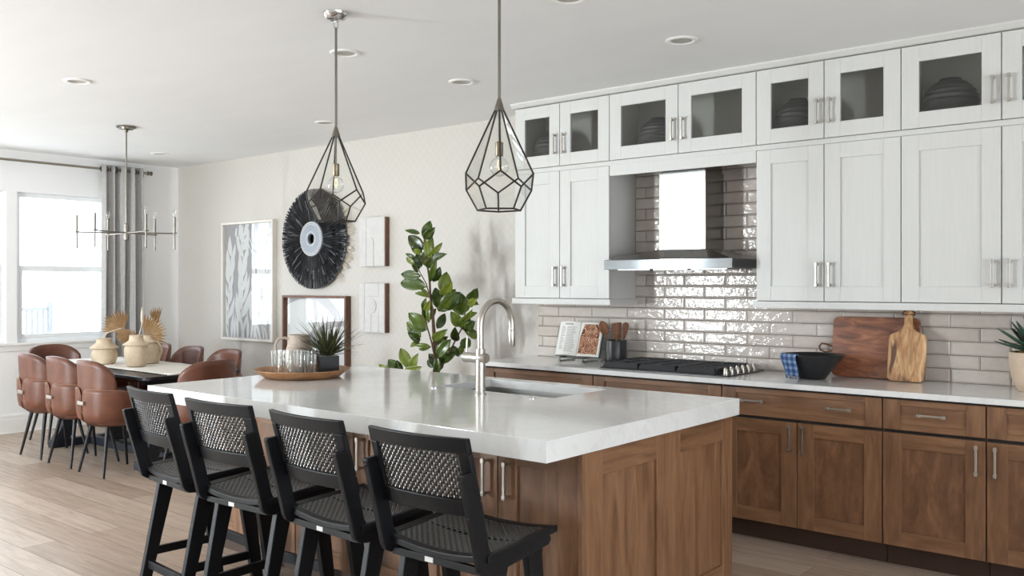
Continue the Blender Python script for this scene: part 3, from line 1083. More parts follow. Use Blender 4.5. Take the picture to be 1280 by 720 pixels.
mb = MB(); mb.lathe([(0.020, 0.0002), (0.020, 0.006), (0.017, 0.009), (0.008, 0.010)], (0, 0, 0), 24)
o = mb.build('air_switch', M['chrome'], None); o.location = (-3.335, 3.39, 0.914)
tag(o, 'small round chrome button set in the island top left of the faucet', 'button')
mb = MB(); mb.lathe([(0.016, 0.0002), (0.016, 0.004), (0.013, 0.006)], (0, 0, 0), 24)
o = mb.build('hole_cover', M['chrome'], None); o.location = (-2.66, 3.37, 0.914)
tag(o, 'tiny chrome cap in the island top in front of the sink', 'cap')

# ================================================================== STOOLS
def make_stool(label):
    r = thing('counter_stool', (0, 0, 0), label, 'stool', 'black counter stools along the island')
    k = dict(world=False)
    X = 0.215
    # L-shaped side brackets: upright + side rail
    for s in (-1, 1):
        x0, x1 = (s*X-0.0125, s*X+0.0125)
        P = [(-0.276, 0.866), (-0.273, 0.874), (-0.224, 0.877), (-0.217, 0.87), (-0.195, 0.79), (-0.17, 0.705), (-0.15, 0.622), (-0.14, 0.603), (-0.122, 0.594), (0.17, 0.594), (0.185, 0.588), (0.188, 0.572), (0.175, 0.56), (0.05, 0.546), (-0.132, 0.53), (-0.162, 0.533), (-0.186, 0.548), (-0.196, 0.568), (-0.203, 0.598), (-0.231, 0.704), (-0.256, 0.79)]
        mb = MB(); mb.prism(P, lambda u, v, w: (w, u, v), x0, x1)
        b = mb.build('side_bracket', M['black'], r, bev=0.004, **k)
        for (yy, zz) in ((-0.2715, 0.850), (-0.2375, 0.727)):
            m2 = MB(); m2.lathe([(0.0062, 0.006), (0.0062, 0.002), (0.005, -0.001), (0.002, -0.002)], (s*X, yy+0.0005, zz), 12, axis='Y'); m2.build('bolt', M['bolt'], b, world=False)
    # legs
    for s in (-1, 1):
        x0, x1 = s*0.196-0.0145, s*0.196+0.0145
        for (ta, tb, ba, bb) in ((-0.105, -0.025, -0.214, -0.166), (0.075, 0.155, 0.172, 0.220)):
            mb = MB()
            mb.hexa([(x0, ba, 0), (x1, ba, 0), (x1, bb, 0), (x0, bb, 0), (x0, ta, 0.556), (x1, ta, 0.556), (x1, tb, 0.556), (x0, tb, 0.556)])
            mb.build('leg', M['black'], r, bev=0.003, **k)
    def yl(rear, z):
        return ((-0.19-0.065)*0+(-0.19 + (z/0.556)*0.125)) if rear else (0.196-(z/0.556)*0.081)
    for s in (-1, 1):
        mb = MB(); z = 0.185; mb.box(s*0.196-0.0095, s*0.196+0.0095, yl(True, z)+0.012, yl(False, z)-0.012, z-0.019, z+0.019)
        mb.build('side_stretcher', M['black'], r, bev=0.002, **k)
    mb = MB(); z = 0.13; y = yl(True, z); mb.box(-0.183, 0.183, y-0.010, y+0.010, z-0.019, z+0.019); mb.build('rear_stretcher', M['black'], r, bev=0.002, **k)
    mb = MB(); z = 0.235; y = yl(False, z); mb.box(-0.183, 0.183, y-0.011, y+0.011, z-0.022, z+0.022); mb.build('footrest', M['black'], r, bev=0.002, **k)
    # apron rails under the seat
    for (ya, yb) in ((-0.160, -0.140), (0.15, 0.172)):
        mb = MB(); mb.box(-0.202, 0.202, ya, yb, 0.528, 0.553); mb.build('apron', M['black'], r, bev=0.002, **k)
    mb = MB(); mb.box(-0.045, -0.008, -0.1615, -0.160, 0.532, 0.549); mb.build('label', M['label'], r, **k)['label'] = 'small white label'
    # saddle seat: frame + woven field
    W2, D2 = 0.236, 0.190
    YO = 0.025
    sag = lambda x, y: 0.601+0.020*(y-YO+D2)/(2*D2)-0.030*(1-(x/W2)**2)*(0.85 if y < YO else 0.6)
    NX, NY = 20, 12
    fw = 0.034
    mb = MB()
    def rail(x0, x1, y0, y1, nx, ny):
        top = [[(x0+(x1-x0)*i/nx, y0+(y1-y0)*j/ny) for i in range(nx+1)] for j in range(ny+1)]
        A = [[mb.vert((x, y, sag(x, y))) for x, y in rw] for rw in top]
        B = [[mb.vert((x, y, sag(x, y)-0.024)) for x, y in rw] for rw in top]
        for j in range(ny):
            for i in range(nx):
                mb.face([A[j][i], A[j][i+1], A[j+1][i+1], A[j+1][i]]); mb.face([B[j][i], B[j+1][i], B[j+1][i+1], B[j][i+1]])
        for i in range(nx):
            mb.face([A[0][i], B[0][i], B[0][i+1], A[0][i+1]]); mb.face([A[ny][i], A[ny][i+1], B[ny][i+1], B[ny][i]])
        for j in range(ny):
            mb.face([A[j][0], A[j+1][0], B[j+1][0], B[j][0]]); mb.face([A[j][nx], B[j][nx], B[j+1][nx], A[j+1][nx]])
    rail(-W2, W2, YO-D2, YO-D2+fw, NX, 1); rail(-W2, W2, YO+D2-fw, YO+D2, NX, 1)
    rail(-W2, -W2+fw, YO-D2+fw, YO+D2-fw, 2, 8); rail(W2-fw, W2, YO-D2+fw, YO+D2-fw, 2, 8)
    seat = mb.build('seat', M['black'], r, bev=0.004, **k)
    mb = MB()
    weave(mb, lambda u, v: Vector((u, v, sag(u, v)-0.004)), lambda u, v: Vector((0, 0, 1)), -W2+fw-0.004, W2-fw+0.004, YO-D2+fw-0.004, YO+D2-fw+0.004, 0.0135, 0.0098, 0.0030)
    rows = [[(-W2+fw-0.004+(2*W2-2*fw+0.008)*i/12, YO-D2+fw-0.004+(2*D2-2*fw+0.008)*j/8, sag(-W2+fw-0.004+(2*W2-2*fw+0.008)*i/12, YO-D2+fw-0.004+(2*D2-2*fw+0.008)*j/8)-0.010) for i in range(13)] for j in range(9)]
    mb.grid(rows, smooth=True)
    mb.build('woven_seat', M['cord'], seat, world=False)
    # curved back panel
    z0, z1, hw = 0.720, 0.982, 0.221
    def bp(u, v, w):     # u across, v 0..1 up, w thickness towards the front
        y = -0.213-0.073*v+0.028*(u/hw)**2
        return Vector((u, y+w, z0+(z1-z0)*v))
    th = 0.022
    mb = MB()
    def slab(u0, u1, v0, v1, n, rv=None):
        A, B = [], []
        for i in range(n+1):
            u = u0+(u1-u0)*i/n
            A.append([mb.vert(bp(u, v0, 0)), mb.vert(bp(u, v1, 0))]); B.append([mb.vert(bp(u, v0, th)), mb.vert(bp(u, v1, th))])
        for i in range(n):
            for X_ in (A, B): mb.face([X_[i][0], X_[i+1][0], X_[i+1][1], X_[i][1]])
            for e in (0, 1): mb.face([A[i][e], A[i+1][e], B[i+1][e], B[i][e]])
        for i in (0, n): mb.face([A[i][0], A[i][1], B[i][1], B[i][0]])
    vt, vb_ = 1-0.050/0.26, 0.056/0.26
    slab(-hw, hw, vt, 1, 14); slab(-hw, hw, 0, vb_, 14); slab(-hw, -hw+0.040, vb_, vt, 2); slab(hw-0.040, hw, vb_, vt, 2)
    back = mb.build('backrest', M['black'], r, bev=0.004, **k)
    mb = MB()
    zz = lambda z: (z-z0)/(z1-z0)
    def bn(u, v): return Vector((0, -1, 0))
    weave(mb, lambda u, v: bp(u, zz(v), 0.011), bn, -hw+0.037, hw-0.037, z0+0.053, z1-0.047, 0.0112, 0.0070, 0.0026)
    mb.build('woven_back', M['cord'], back, world=False)
    return r


def weave(mb, P, N, u0, u1, v0, v1, pitch, wid, amp):
    nu, nv = int(round((u1-u0)/pitch)), int(round((v1-v0)/pitch))
    pu, pv = (u1-u0)/nu, (v1-v0)/nv
    for i in range(nu):
        u = u0+(i+0.5)*pu
        rows = []
        for j in range(nv*2+1):
            v = v0+j*pv/2
            a = amp*(0 if j % 2 == 0 else (1 if (i+j//2) % 2 == 0 else -1))
            rows.append([P(u+wid*q/2, v)+N(u, v)*(a+0.0022*math.sqrt(1-q*q)-0.0008) for q in (-1, -.75, 0, .75, 1)])
        mb.grid(rows, smooth=True)
    for j in range(nv):
        v = v0+(j+0.5)*pv
        rows = []
        for i in range(nu*2+1):
            u = u0+i*pu/2
            a = amp*(0 if i % 2 == 0 else (-1 if (i//2+j) % 2 == 0 else 1))
            rows.append([P(u, v+wid*q/2)+N(u, v)*(a+0.0022*math.sqrt(1-q*q)-0.0008) for q in (-1, -.75, 0, .75, 1)])
        mb.grid(rows, smooth=True)


SL = ['black woven-back counter stool nearest the dining table, farthest of the four',
      'black woven-back counter stool second from the dining table, in front of the island',
      'black woven-back counter stool third from the dining table, next to the nearest stool',
      'nearest black woven-back counter stool, whole seat visible, at the island corner']
stool = make_stool(SL[0])
for i, (x, y, a) in enumerate([(-3.854, 2.335, -4.4), (-3.274, 2.301, 2.4), (-2.675, 2.297, -2.4), (-2.101, 2.292, 1.5)]):
    o = stool if i == 0 else copy_tree(stool)
    o.location = (x, y, 0); o.rotation_euler.z = math.radians(a)
    o['label'] = SL[i]

# ================================================================== DINING
TX0, TX1, TY0, TY1, TZ = -8.62, -6.47, 3.46, 4.32, 0.752
tb = thing('dining_table', ((TX0+TX1)/2, (TY0+TY1)/2, 0), 'long black dining table on a dark trestle base, by the bright window', 'table')
def rrect(x0, x1, y0, y1, r, n=6):
    P = []
    for (cx, cy, a0) in ((x1-r, y0+r, -PI/2), (x1-r, y1-r, 0), (x0+r, y1-r, PI/2), (x0+r, y0+r, PI)):
        for i in range(n+1):
            a = a0+PI/2*i/n
            P.append((cx+r*math.cos(a), cy+r*math.sin(a)))
    return P
mb = MB(); mb.prism(rrect(TX0, TX1, TY0, TY1, 0.06), lambda u, v, w: (u, v, w), TZ-0.028, TZ); mb.build('tabletop', M['tableblack'], tb, bev=0.004)
mb = MB(); mb.box(TX0+0.35, TX1-0.35, 3.86, 3.92, TZ-0.10, TZ-0.0285); mb.box(TX0+0.38, TX1-0.38, 3.855, 3.925, 0.005, 0.075)
mb.build('stretcher', M['tablebase'], tb, bev=0.004)
for x in (-8.27, -6.74):
    mb = MB()
    mb.box(x-0.04, x+0.04, 3.53, 4.25, 0, 0.07)
    mb.box(x-0.05, x+0.05, 3.60, 4.18, TZ-0.09, TZ-0.0285)
    for s in (-1, 1):
        O_ = [(0.07, 0.335, 0.20), (0.375, 0.172, 0.05), (TZ-0.09, 0.150, 0.02)]
        for (za, oa, ia), (zb_, ob_, ib_) in zip(O_[:-1], O_[1:]):
            p, q, r_, t_ = sorted((3.89+s*oa, 3.89+s*ia))+sorted((3.89+s*ob_, 3.89+s*ib_))
            mb.hexa([(x-0.04, p, za), (x+0.04, p, za), (x+0.04, q, za), (x-0.04, q, za), (x-0.04, r_, zb_), (x+0.04, r_, zb_), (x+0.04, t_, zb_), (x-0.04, t_, zb_)])
    mb.build('trestle_leg', M['tablebase'], tb, bev=0.004)
rn = thing('table_runner', (-7.5, 3.97, TZ), 'white linen table runner with dark tasselled edge along the dining table', 'table runner')
mb = MB()
rows = []
for i in range(41):
    x = -8.55+2.05*i/40
    rows.append([(x, 3.66+0.62*j/6, TZ+0.0035+0.0012*math.sin(i*0.9+j)) for j in range(7)])
mb.grid(rows, smooth=True)
mb.build('cloth', M['runner'], rn, solid=0.003, fix=True)
mb = MB()
for i in range(46):
    x = -8.53+2.01*i/45
    mb.box(x-0.012, x+0.012, 3.642+random.uniform(-.006, .006), 3.662, TZ+0.001, TZ+0.005)
    mb.box(x-0.012, x+0.012, 4.279, 4.298+random.uniform(-.006, .006), TZ+0.001, TZ+0.005)
mb.build('tassels', M['tassel'], rn)


def make_chair(label):
    r = thing('dining_chair', (0, 0, 0), label, 'chair', 'brown leather dining chairs around the black table')
    def plan(phi, a, b, n=2.5):   # phi from rear centre, towards +x
        c, s = math.cos(phi), math.sin(phi)
        rr = (abs(s/a)**n+abs(c/b)**n)**(-1/n)
        return rr*s, -rr*c
    A, B = 0.262, 0.268
    zprof = [(0.385, 0.70), (0.395, 0.84), (0.42, 0.93), (0.47, 0.98), (0.54, 1.0), (0.60, 1.01)]
    def scale(z):
        for (za, sa), (zb, sb) in zip(zprof[:-1], zprof[1:]):
            if z <= zb: return sa+(sb-sa)*max(0, (z-za))/(zb-za)
        return zprof[-1][1]
    # two wings that meet at the back centre
    for s in (-1, 1):
        mb = MB()
        rows = []
        n = 22
        for i in range(n+1):
            phi = math.radians(4+134*i/n)
            d = math.degrees(phi)
            if d < 16: zt = 0.60+0.07*math.sqrt(max(0, 1-((16-d)/12.5)**2)) if d > 3.6 else 0.60
            elif d < 60: zt = 0.67-0.01*(d-16)/44
            else: zt = 0.66-0.10*((d-60)/78)**1.4
            row = []
            for j in range(9):
                z = 0.385+(zt-0.385)*(j/8)**0.8
                k = scale(z)
                x, y = plan(phi, A*k, B*k)
                row.append((s*x, y+0.005, z))
            rows.append(row)
        mb.grid(rows, smooth=True)
        wg = mb.build('wing', [M['leather']], r, world=False, solid=0.016)
        mb = MB(); mb.tube([rw[0] for rw in rows[:1]]+[rw[j] for rw in rows[:1] for j in range(3, 8)]+[rw[-1] for rw in rows], 0.0045, 6)
        mb.build('piping', M['seam'], wg, world=False)['label'] = 'lighter tan edge piping'
    # upright back shell
    mb = MB(); rows = []
    n = 24
    for i in range(n+1):
        t = -1+2*i/n
        phi = math.radians(66*t)
        zt = 0.885-0.115*(abs(t)**4.0)-0.02*t*t
        if abs(t) > 0.93: zt -= 0.05*((abs(t)-0.93)/0.07)
        row = []
        for j in range(11):
            f = j/10
            z = 0.44+(zt-0.44)*f
            k = 0.90+0.075*f
            x, y = plan(phi, 0.262*k, 0.250*k)
            row.append((x, y-0.004, z))
        rows.append(row)
    mb.grid(rows, smooth=True)
    mb.build('backrest', M['leather'], r, world=False, solid=0.03, bev=0.0)
    # seat pad and underside
    mb = MB(); rows = []
    for (k, z) in ((0.0, 0.482), (0.45, 0.482), (0.8, 0.478), (0.94, 0.468), (0.985, 0.45), (0.97, 0.425), (0.93, 0.40), (0.86, 0.388), (0.0, 0.386)):
        row = []
        for i in range(36):
            x, y = plan(2*PI*i/36, 0.250*max(k, 0.004), 0.245*max(k, 0.004), 2.8)
            row.append((x, y+0.02, z))
        rows.append(row)
    mb.grid(rows, closed_u=True, smooth=True)
    mb.build('seat', M['leather'], r, world=False)
    mb = MB()
    mb.box(-0.028, 0.066, -0.289, -0.268, 0.548, 0.576); mb.build('clip', M['nickel'], r, world=False, bev=0.003)['label'] = 'brushed metal clip'
    for sx in (-1, 1):
        for sy in (-1, 1):
            mb = MB(); mb.tube([(sx*0.125, sy*0.125, 0.395), (sx*0.20, sy*0.195, 0.0)], [0.0165, 0.0095], 12); mb.build('leg', M['legblack'], r, world=False)
    return r


CHL = [('brown leather dining chair on the near side of the table, closest to the window', -7.95, 3.43, 0),
       ('brown leather dining chair in the middle of the near side of the table', -7.405, 3.43, 0),
       ('brown leather dining chair on the near side of the table, behind the farthest black stool', -6.845, 3.42, 0),
       ('brown leather dining chair at the window end of the table', -8.66, 3.80, -90),
       ('brown leather dining chair at the island end of the table, seen from behind', -6.30, 3.80, 90),
       ('brown leather dining chair on the wallpaper side of the table, nearest the curtain', -8.20, 4.335, 180),
       ('brown leather dining chair in the middle of the wallpaper side of the table', -7.63, 4.335, 180),
       ('brown leather dining chair on the wallpaper side of the table, nearest the island', -7.03, 4.335, 180)]
ch = make_chair(CHL[0][0])
for i, (lb, x, y, a) in enumerate(CHL):
    o = ch if i == 0 else copy_tree(ch)
    o.location = (x, y, 0); o.rotation_euler.z = math.radians(a); o['label'] = lb

# clay vases
def clay_vase(x, y, label, prof, handles=()):
    v = thing('clay_vase', (x, y, TZ+0.0062), label, 'vase', 'sandy clay vases on the dining table')
    mb = MB(); mb.lathe(prof, seg=40, cap1=False); mb.build('body', M['clay'], v, world=False)
    for (a, r0, z0, z1, bulge) in handles:
        d = Vector((math.cos(a), math.sin(a), 0))
        pts = []
        for i in range(13):
            t = i/12
            q = d*(r0+bulge*math.sin(PI*t))
            pts.append((q.x, q.y, z0+(z1-z0)*t))
        m2 = MB(); m2.tube(pts, 0.010, 10); m2.build('handle', M['clay'], v, world=False)
    return v

clay_vase(-7.835, 3.81, 'squat sandy clay vase with a wide collar, nearest the window on the table',
          [(0.072, 0), (0.09, 0.006), (0.104, 0.04), (0.110, 0.08), (0.100, 0.118), (0.094, 0.130), (0.121, 0.139), (0.122, 0.144), (0.090, 0.168), (0.072, 0.182), (0.066, 0.188), (0.064, 0.22), (0.067, 0.224), (0.056, 0.222), (0.054, 0.19)])
clay_vase(-7.375, 3.865, 'taller sandy clay vase with a straight neck, at the front of the group',
          [(0.062, 0), (0.075, 0.005), (0.088, 0.05), (0.098, 0.10), (0.098, 0.15), (0.090, 0.176), (0.108, 0.183), (0.109, 0.188), (0.076, 0.212), (0.062, 0.222), (0.057, 0.24), (0.056, 0.263), (0.059, 0.268), (0.047, 0.266), (0.045, 0.22)])
clay_vase(-7.60, 4.08, 'sandy clay vase with side handles, behind the straight-necked vase',
          [(0.08, 0), (0.10, 0.005), (0.118, 0.06), (0.122, 0.12), (0.112, 0.165), (0.10, 0.18), (0.116, 0.186), (0.116, 0.192), (0.08, 0.21), (0.06, 0.225), (0.058, 0.25), (0.05, 0.248)],
          ((math.radians(205), 0.108, 0.045, 0.195, 0.045), (math.radians(25), 0.108, 0.045, 0.195, 0.045)))

# dried palm fans standing in the vases
def palm_fan(name, base, foot, up, side, length, span, label, group='dried palm fans in the vases', n=15):
    base, foot, up, side = Vector(base), Vector(foot), Vector(up).normalized(), Vector(side).normalized()
    side = (side-up*side.dot(up)).normalized()
    nrm = up.cross(side)
    r = thing(name, foot, label, 'dried palm', group)
    mb = MB()
    for i in range(n):
        a0 = -span/2+span*i/n; a1 = a0+span/n; am = (a0+a1)/2
        L = length*(1-0.12*abs(am/(span/2))**2)*random.uniform(0.93, 1.04)
        d = lambda a: up*math.cos(a)+side*math.sin(a)
        p0 = base
        m = 0.012*(1 if i % 2 else -1)
        pts = [base+d(am)*0.012, base+d(a0)*L*0.72-nrm*0.008, base+d(am)*L*0.74+nrm*0.008, base+d(a1)*L*0.72-nrm*0.008, base+d(am)*L]
        ids = [mb.vert(p) for p in pts]
        mb.face([ids[0], ids[1], ids[2]]); mb.face([ids[0], ids[2], ids[3]]); mb.face([ids[1], ids[4], ids[2]]); mb.face([ids[2], ids[4], ids[3]])
    mb.build('fan_blade', M['palm'], r, solid=0.0012)
    mb = MB(); mid = (base+foot)/2+Vector((0, 0, 0.02)); mb.tube([foot, mid, base], 0.004, 6); mb.build('stem', M['palm'], r)
    return r


CR = Vector((math.cos(YAW), math.sin(YAW), 0))     # direction to the right across the room
Zv = Vector((0, 0, 1))
palm_fan('palm_fan', Vector((-7.80, 3.97, 1.04)), (-7.60, 4.08, 0.80), -CR*0.62+Zv*0.8+Vector((0.1, -0.1, 0)), CR+Zv*0.5, 0.215, 2.0, 'dried palm fan leaning left towards the window, tallest of the fans')
palm_fan('palm_fan', Vector((-7.66, 3.98, 1.06)), (-7.595, 4.08, 0.80), -CR*0.5-Zv*0.75+Vector((0.25, -0.25, 0)), CR-Zv*0.4, 0.17, 2.1, 'dried palm fan drooping over the middle of the vases')
palm_fan('palm_fan', Vector((-7.60, 4.06, 1.00)), (-7.585, 4.085, 0.80), CR*0.72+Zv*0.52, CR*0.3-Zv, 0.22, 2.3, 'dried palm fan spreading right in front of the grey wall')
palm_fan('palm_fan', Vector((-7.57, 4.16, 1.08)), (-7.60, 4.10, 0.80), -CR*0.1+Zv, CR, 0.19, 0.8, 'narrow pale dried palm fan standing upright in the middle', n=7)
st = thing('dried_flower', (-7.37, 3.875, 0.78), 'pale dried flower stalk standing in the straight-necked clay vase', 'dried flower')
mb = MB(); mb.tube([(-7.37, 3.875, 0.78), (-7.368, 3.88, 1.0), (-7.345, 3.90, 1.13)], 0.004, 8); mb.build('stalk', M['straw'], st)
mb = MB(); mb.lathe([(0.004, 0), (0.011, 0.02), (0.013, 0.06), (0.010, 0.10), (0.002, 0.14)], (-7.345, 3.90, 1.125), 10); mb.build('flower_head', M['straw'], st)
st = thing('dried_twig', (-7.835, 3.81, 0.80), 'thin pale dried twig bending out of the squat clay vase', 'dried twig')
mb = MB(); mb.tube([(-7.835, 3.81, 0.80), (-7.86, 3.80, 0.98), (-7.84, 3.83, 1.03), (-7.75, 3.92, 1.07)], 0.0035, 7); mb.build('stalk', M['straw'], st)
mb = MB(); mb.tube([(-7.83, 3.815, 0.85), (-7.825, 3.81, 1.0), (-7.80, 3.83, 1.04)], 0.0028, 7); mb.build('side_shoot', M['straw'], st)

# ---------------------------------------------------------------- curtain and rod
rodz = 2.672
rd = thing('curtain_rod', (XW+0.1, 3.3, rodz), 'slim nickel curtain rod above the dining windows', 'curtain rod')
mb = MB(); mb.tube([(XW+0.1, 1.3, rodz), (XW+0.1, 5.0, rodz)], 0.0125, 14); mb.build('pole', M['rod'], rd)
mb = MB()
mb.lathe([(0.022, 0), (0.022, 0.008), (0.016, 0.010), (0.016, 0.034), (0.022, 0.036), (0.022, 0.048)], (XW+0.1, 5.0, rodz), 18, axis='Y'); mb.build('finial', M['brass'], rd)
for y in (4.985, 1.4):
    mb = MB(); mb.box(XW+0.0005, XW+0.012, y-0.02, y+0.02, rodz-0.035, rodz+0.035); mb.box(XW+0.012, XW+0.096, y-0.006, y+0.006, rodz-0.007, rodz+0.007); mb.build('bracket', M['rod'], rd)
cu = thing('curtain', (XW+0.1, 4.70, 0.02), 'grey linen grommet curtain hanging to the floor right of the window', 'curtain')
mb = MB(); rows = []
NF = 4.5
ny = 90
for zi in range(13):
    z = 0.02+(rodz+0.045-0.02)*zi/12
    row = []
    for i in range(ny+1):
        t = i/ny
        amp = 0.060*(0.9+0.25*math.sin(3*t*PI+zi*0.2))
        sp = 1.0+0.06*(1-zi/12)
        y = 4.715+(t-0.5)*0.465*sp
        x = XW+0.1+amp*math.sin(2*PI*NF*t+0.4)
        y += 0.02*math.sin(4*PI*NF*t)
        row.append((x, y, z))
    rows.append(row)
mb.grid(rows, smooth=True)
mb.build('drape', M['curtain'], cu, solid=0.004)
for k in range(9):
    t = (k+0.0)/9+0.012
    y = 4.715+(t-0.5)*0.465
    mb = MB()
    pts = [(XW+0.1+0.026*math.cos(a), y+0.014*math.cos(a)*(1 if k % 2 else -1), rodz+0.026*math.sin(a)) for a in [2*PI*i/16 for i in range(17)]]
    mb.tube(pts, 0.005, 6, cap=False); mb.build('grommet', M['bronze'], cu)

# ---------------------------------------------------------------- chandelier
CHX, CHY, CHZ = -7.254, 3.714, 1.891
cd = thing('chandelier', (CHX, CHY, ZC), 'six-armed nickel candle chandelier above the dining table', 'chandelier')
mb = MB(); mb.lathe([(0.078, -0.012), (0.078, -0.0005)], (CHX, CHY, ZC), 28); mb.lathe([(0.012, -0.05), (0.02, -0.03), (0.055, -0.025), (0.058, -0.0125)], (CHX, CHY, ZC), 28); mb.build('canopy', M['darknickel'], cd)
mb = MB(); mb.tube([(CHX, CHY, ZC-0.045), (CHX, CHY, CHZ+0.07)], 0.0065, 10); mb.build('rod', M['darknickel'], cd)
mb = MB(); mb.lathe([(0.014, -0.062), (0.021, -0.058), (0.021, -0.016), (0.017, -0.014), (0.017, 0.016), (0.021, 0.018), (0.021, 0.072), (0.012, 0.078)], (CHX, CHY, CHZ), 20); mb.build('hub', M['darknickel'], cd)
base_ang = math.atan2(CR.y, CR.x)
for k in range(6):
    a = math.radians(55.5+60*k)
    d = Vector((math.cos(a), math.sin(a), 0))
    c = Vector((CHX, CHY, CHZ))
    e = c+d*0.378
    arm = MB(); arm.tube([c+d*0.015, e], 0.0055, 8); ao = arm.build('arm', M['darknickel'], cd)
    mb = MB(); mb.lathe([(0.005, -0.137), (0.0075, -0.135), (0.0075, -0.004), (0.02, 0.0), (0.021, 0.008), (0.010, 0.010), (0.0105, 0.138), (0.008, 0.140)], e, 14); mb.build('candle_sleeve', M['darknickel'], ao)
    mb = MB(); mb.lathe([(0.007, 0.140), (0.012, 0.152), (0.0155, 0.168), (0.013, 0.186), (0.006, 0.203), (0.001, 0.211)], e, 14, cap0=False); mb.build('bulb', M['glass'], ao)
    mb = MB(); mb.tube([e+Vector((0, 0, .142)), e+Vector((0, 0, .185))], 0.0018, 6); mb.build('filament', M['straw'], ao)

# ---------------------------------------------------------------- island pendants
def pendant(x, y, label, rot):
    p = thing('pendant_light', (x, y, ZC), label, 'pendant light', 'geometric glass pendants over the island')
    o = Vector((x, y, 0))
    mb = MB(); mb.lathe([(0.028, -0.036), (0.045, -0.030), (0.060, -0.012), (0.062, -0.0005)], (x, y, ZC), 32); mb.build('canopy', M['chrome'], p)
    mb = MB()
    pts = [(x+0.010*math.cos(a)*CR.x, y+0.010*math.cos(a)*CR.y, ZC-0.055+0.020*math.sin(a)) for a in [2*PI*i/14 for i in range(15)]]
    mb.tube(pts, 0.003, 6, cap=False); mb.build('loop', M['chrome'], p)
    mb = MB(); mb.tube([(x, y, ZC-0.072), (x, y, 2.215)], 0.0062, 10); mb.build('rod', M['darknickel'], p)
    mb = MB(); mb.lathe([(0.021, 2.176), (0.021, 2.182), (0.009, 2.222), (0.007, 2.228)], o, 20); mb.build('cap', M['darknickel'], p)
    zU, zL, zB, RU, RL, RB = 1.912, 1.852, 1.767, 0.145, 0.143, 0.094
    pt = lambda R, a, z: Vector((x+R*math.cos(a), y+R*math.sin(a), z))
    U = [pt(RU, rot+2*PI*i/5, zU) for i in range(5)]
    L = [pt(RL, rot+2*PI*(i+.5)/5, zL) for i in range(5)]
    Bv = [pt(RB, rot+2*PI*(i+.5)/5, zB) for i in range(5)]
    Tp = [pt(0.017, rot+2*PI*i/5, 2.180) for i in range(5)]
    mb = MB()
    for i in range(5):
        j = (i+1) % 5
        for a, b in ((Tp[i], U[i]), (U[i], L[i]), (L[i], U[j]), (L[i], Bv[i]), (Bv[i], Bv[j])):
            mb.tube([a, b], 0.0040, 6)
    fr = mb.build('frame', M['leading'], p)
    for i in range(5):
        j = (i+1) % 5
        g = MB(); g.poly([Tp[i], U[i], L[i], U[j], Tp[j]]); g.build('glass_pane', M['pglass'], fr)
        g = MB(); g.poly([Bv[i-1], Bv[i], L[i], U[i], L[i-1]]); g.build('glass_pane', M['pglass'], fr)
    mb = MB(); mb.tube([(x, y, 2.18), (x, y, 2.045)], 0.004, 8); mb.build('inner_stem', M['darknickel'], p)
    mb = MB(); mb.lathe([(0.0155, 1.988), (0.0165, 1.990), (0.0165, 2.045), (0.008, 2.050)], o, 18); so = mb.build('socket', M['brass'], p)
    mb = MB(); prof = [(0.012, 1.988)]
    for i in range(1, 15):
        a = -PI*0.40+PI*0.9*i/14
        prof.append((max(0.001, 0.040*math.cos(a-0.0)), 1.945-0.040*math.sin(a)))
    prof = [(0.013, 1.990), (0.014, 1.982)]+[(0.040*math.sin(PI*(0.12+0.88*i/14)), 1.945+0.040*math.cos(PI*(0.12+0.88*i/14))) for i in range(15)]
    mb.lathe(prof, o, 24, cap0=False); mb.build('bulb', M['glass'], so)
    mb = MB(); mb.tube([(x-.006, y, 1.975), (x-.009, y, 1.95), (x, y, 1.93), (x+.009, y, 1.95), (x+.006, y, 1.975)], 0.0018, 6); mb.build('filament', M['filament'], so)


ca = lambda x, y: math.atan2(-y, -x)
pendant(-3.441, 2.815, 'geometric glass pendant nearer the dining table, in front of the round wall disc', ca(-3.441, 2.815)+math.radians(42))
pendant(-2.397, 2.815, 'geometric glass pendant nearer the range hood, in front of the white cabinets', ca(-2.397, 2.815)+math.radians(2))

# recessed ceiling lights
RL = [(-5.87, 2.68, 'recessed ceiling light closest to the left edge, alone on the bright ceiling'),
      (-8.50, 4.70, 'smallest recessed ceiling light, in the corner above the curtain'),
      (-3.985, 3.325, 'recessed ceiling light beside the left pendant rod'),
      (-3.97, 4.285, 'recessed ceiling light between the two pendants'),
      (-5.824, 4.657, 'recessed ceiling light near the wallpaper, just left of the left pendant rod'),
      (-2.379, 4.313, 'recessed ceiling light right of the right pendant, in front of the cabinets'),
      (-2.427, 3.345, 'recessed ceiling light cut off by the top edge right of the right pendant rod')]
for (x, y, lb) in RL:
    r = thing('recessed_light', (x, y, ZC), lb, 'ceiling light', 'recessed ceiling lights')
    mb = MB(); mb.lathe([(0.086, -0.0005), (0.086, -0.004), (0.078, -0.009), (0.064, -0.009), (0.058, -0.004)], (x, y, ZC), 36, cap0=False, cap1=False); mb.build('trim_ring', M['trim'], r)
    mb = MB(); mb.lathe([(0.060, -0.0045), (0.052, -0.0018), (0.001, -0.0016)], (x, y, ZC), 28, cap0=False); mb.build('lens', M['cab_in'], r)

# ================================================================== GALLERY WALL
def leaf_poly(cx, cz, ang, L, W, bend=0.0, n=9):
    """2-D lanceolate outline from base (cx,cz)"""
    l, r = [], []
    for i in range(n+1):
        t = i/n
        w = W*math.sin(PI*t**0.85)*(1-0.15*t)
        a = ang+bend*t
        x = cx+L*t*math.sin(ang+bend*t*0.5); z = cz+L*t*math.cos(ang+bend*t*0.5)
        nx, nz = math.cos(a), -math.sin(a)
        l.append((x+nx*w/2, z+nz*w/2)); r.append((x-nx*w/2, z-nz*w/2))
    return l+r[::-1][1:-1] if False else l+r[::-1]


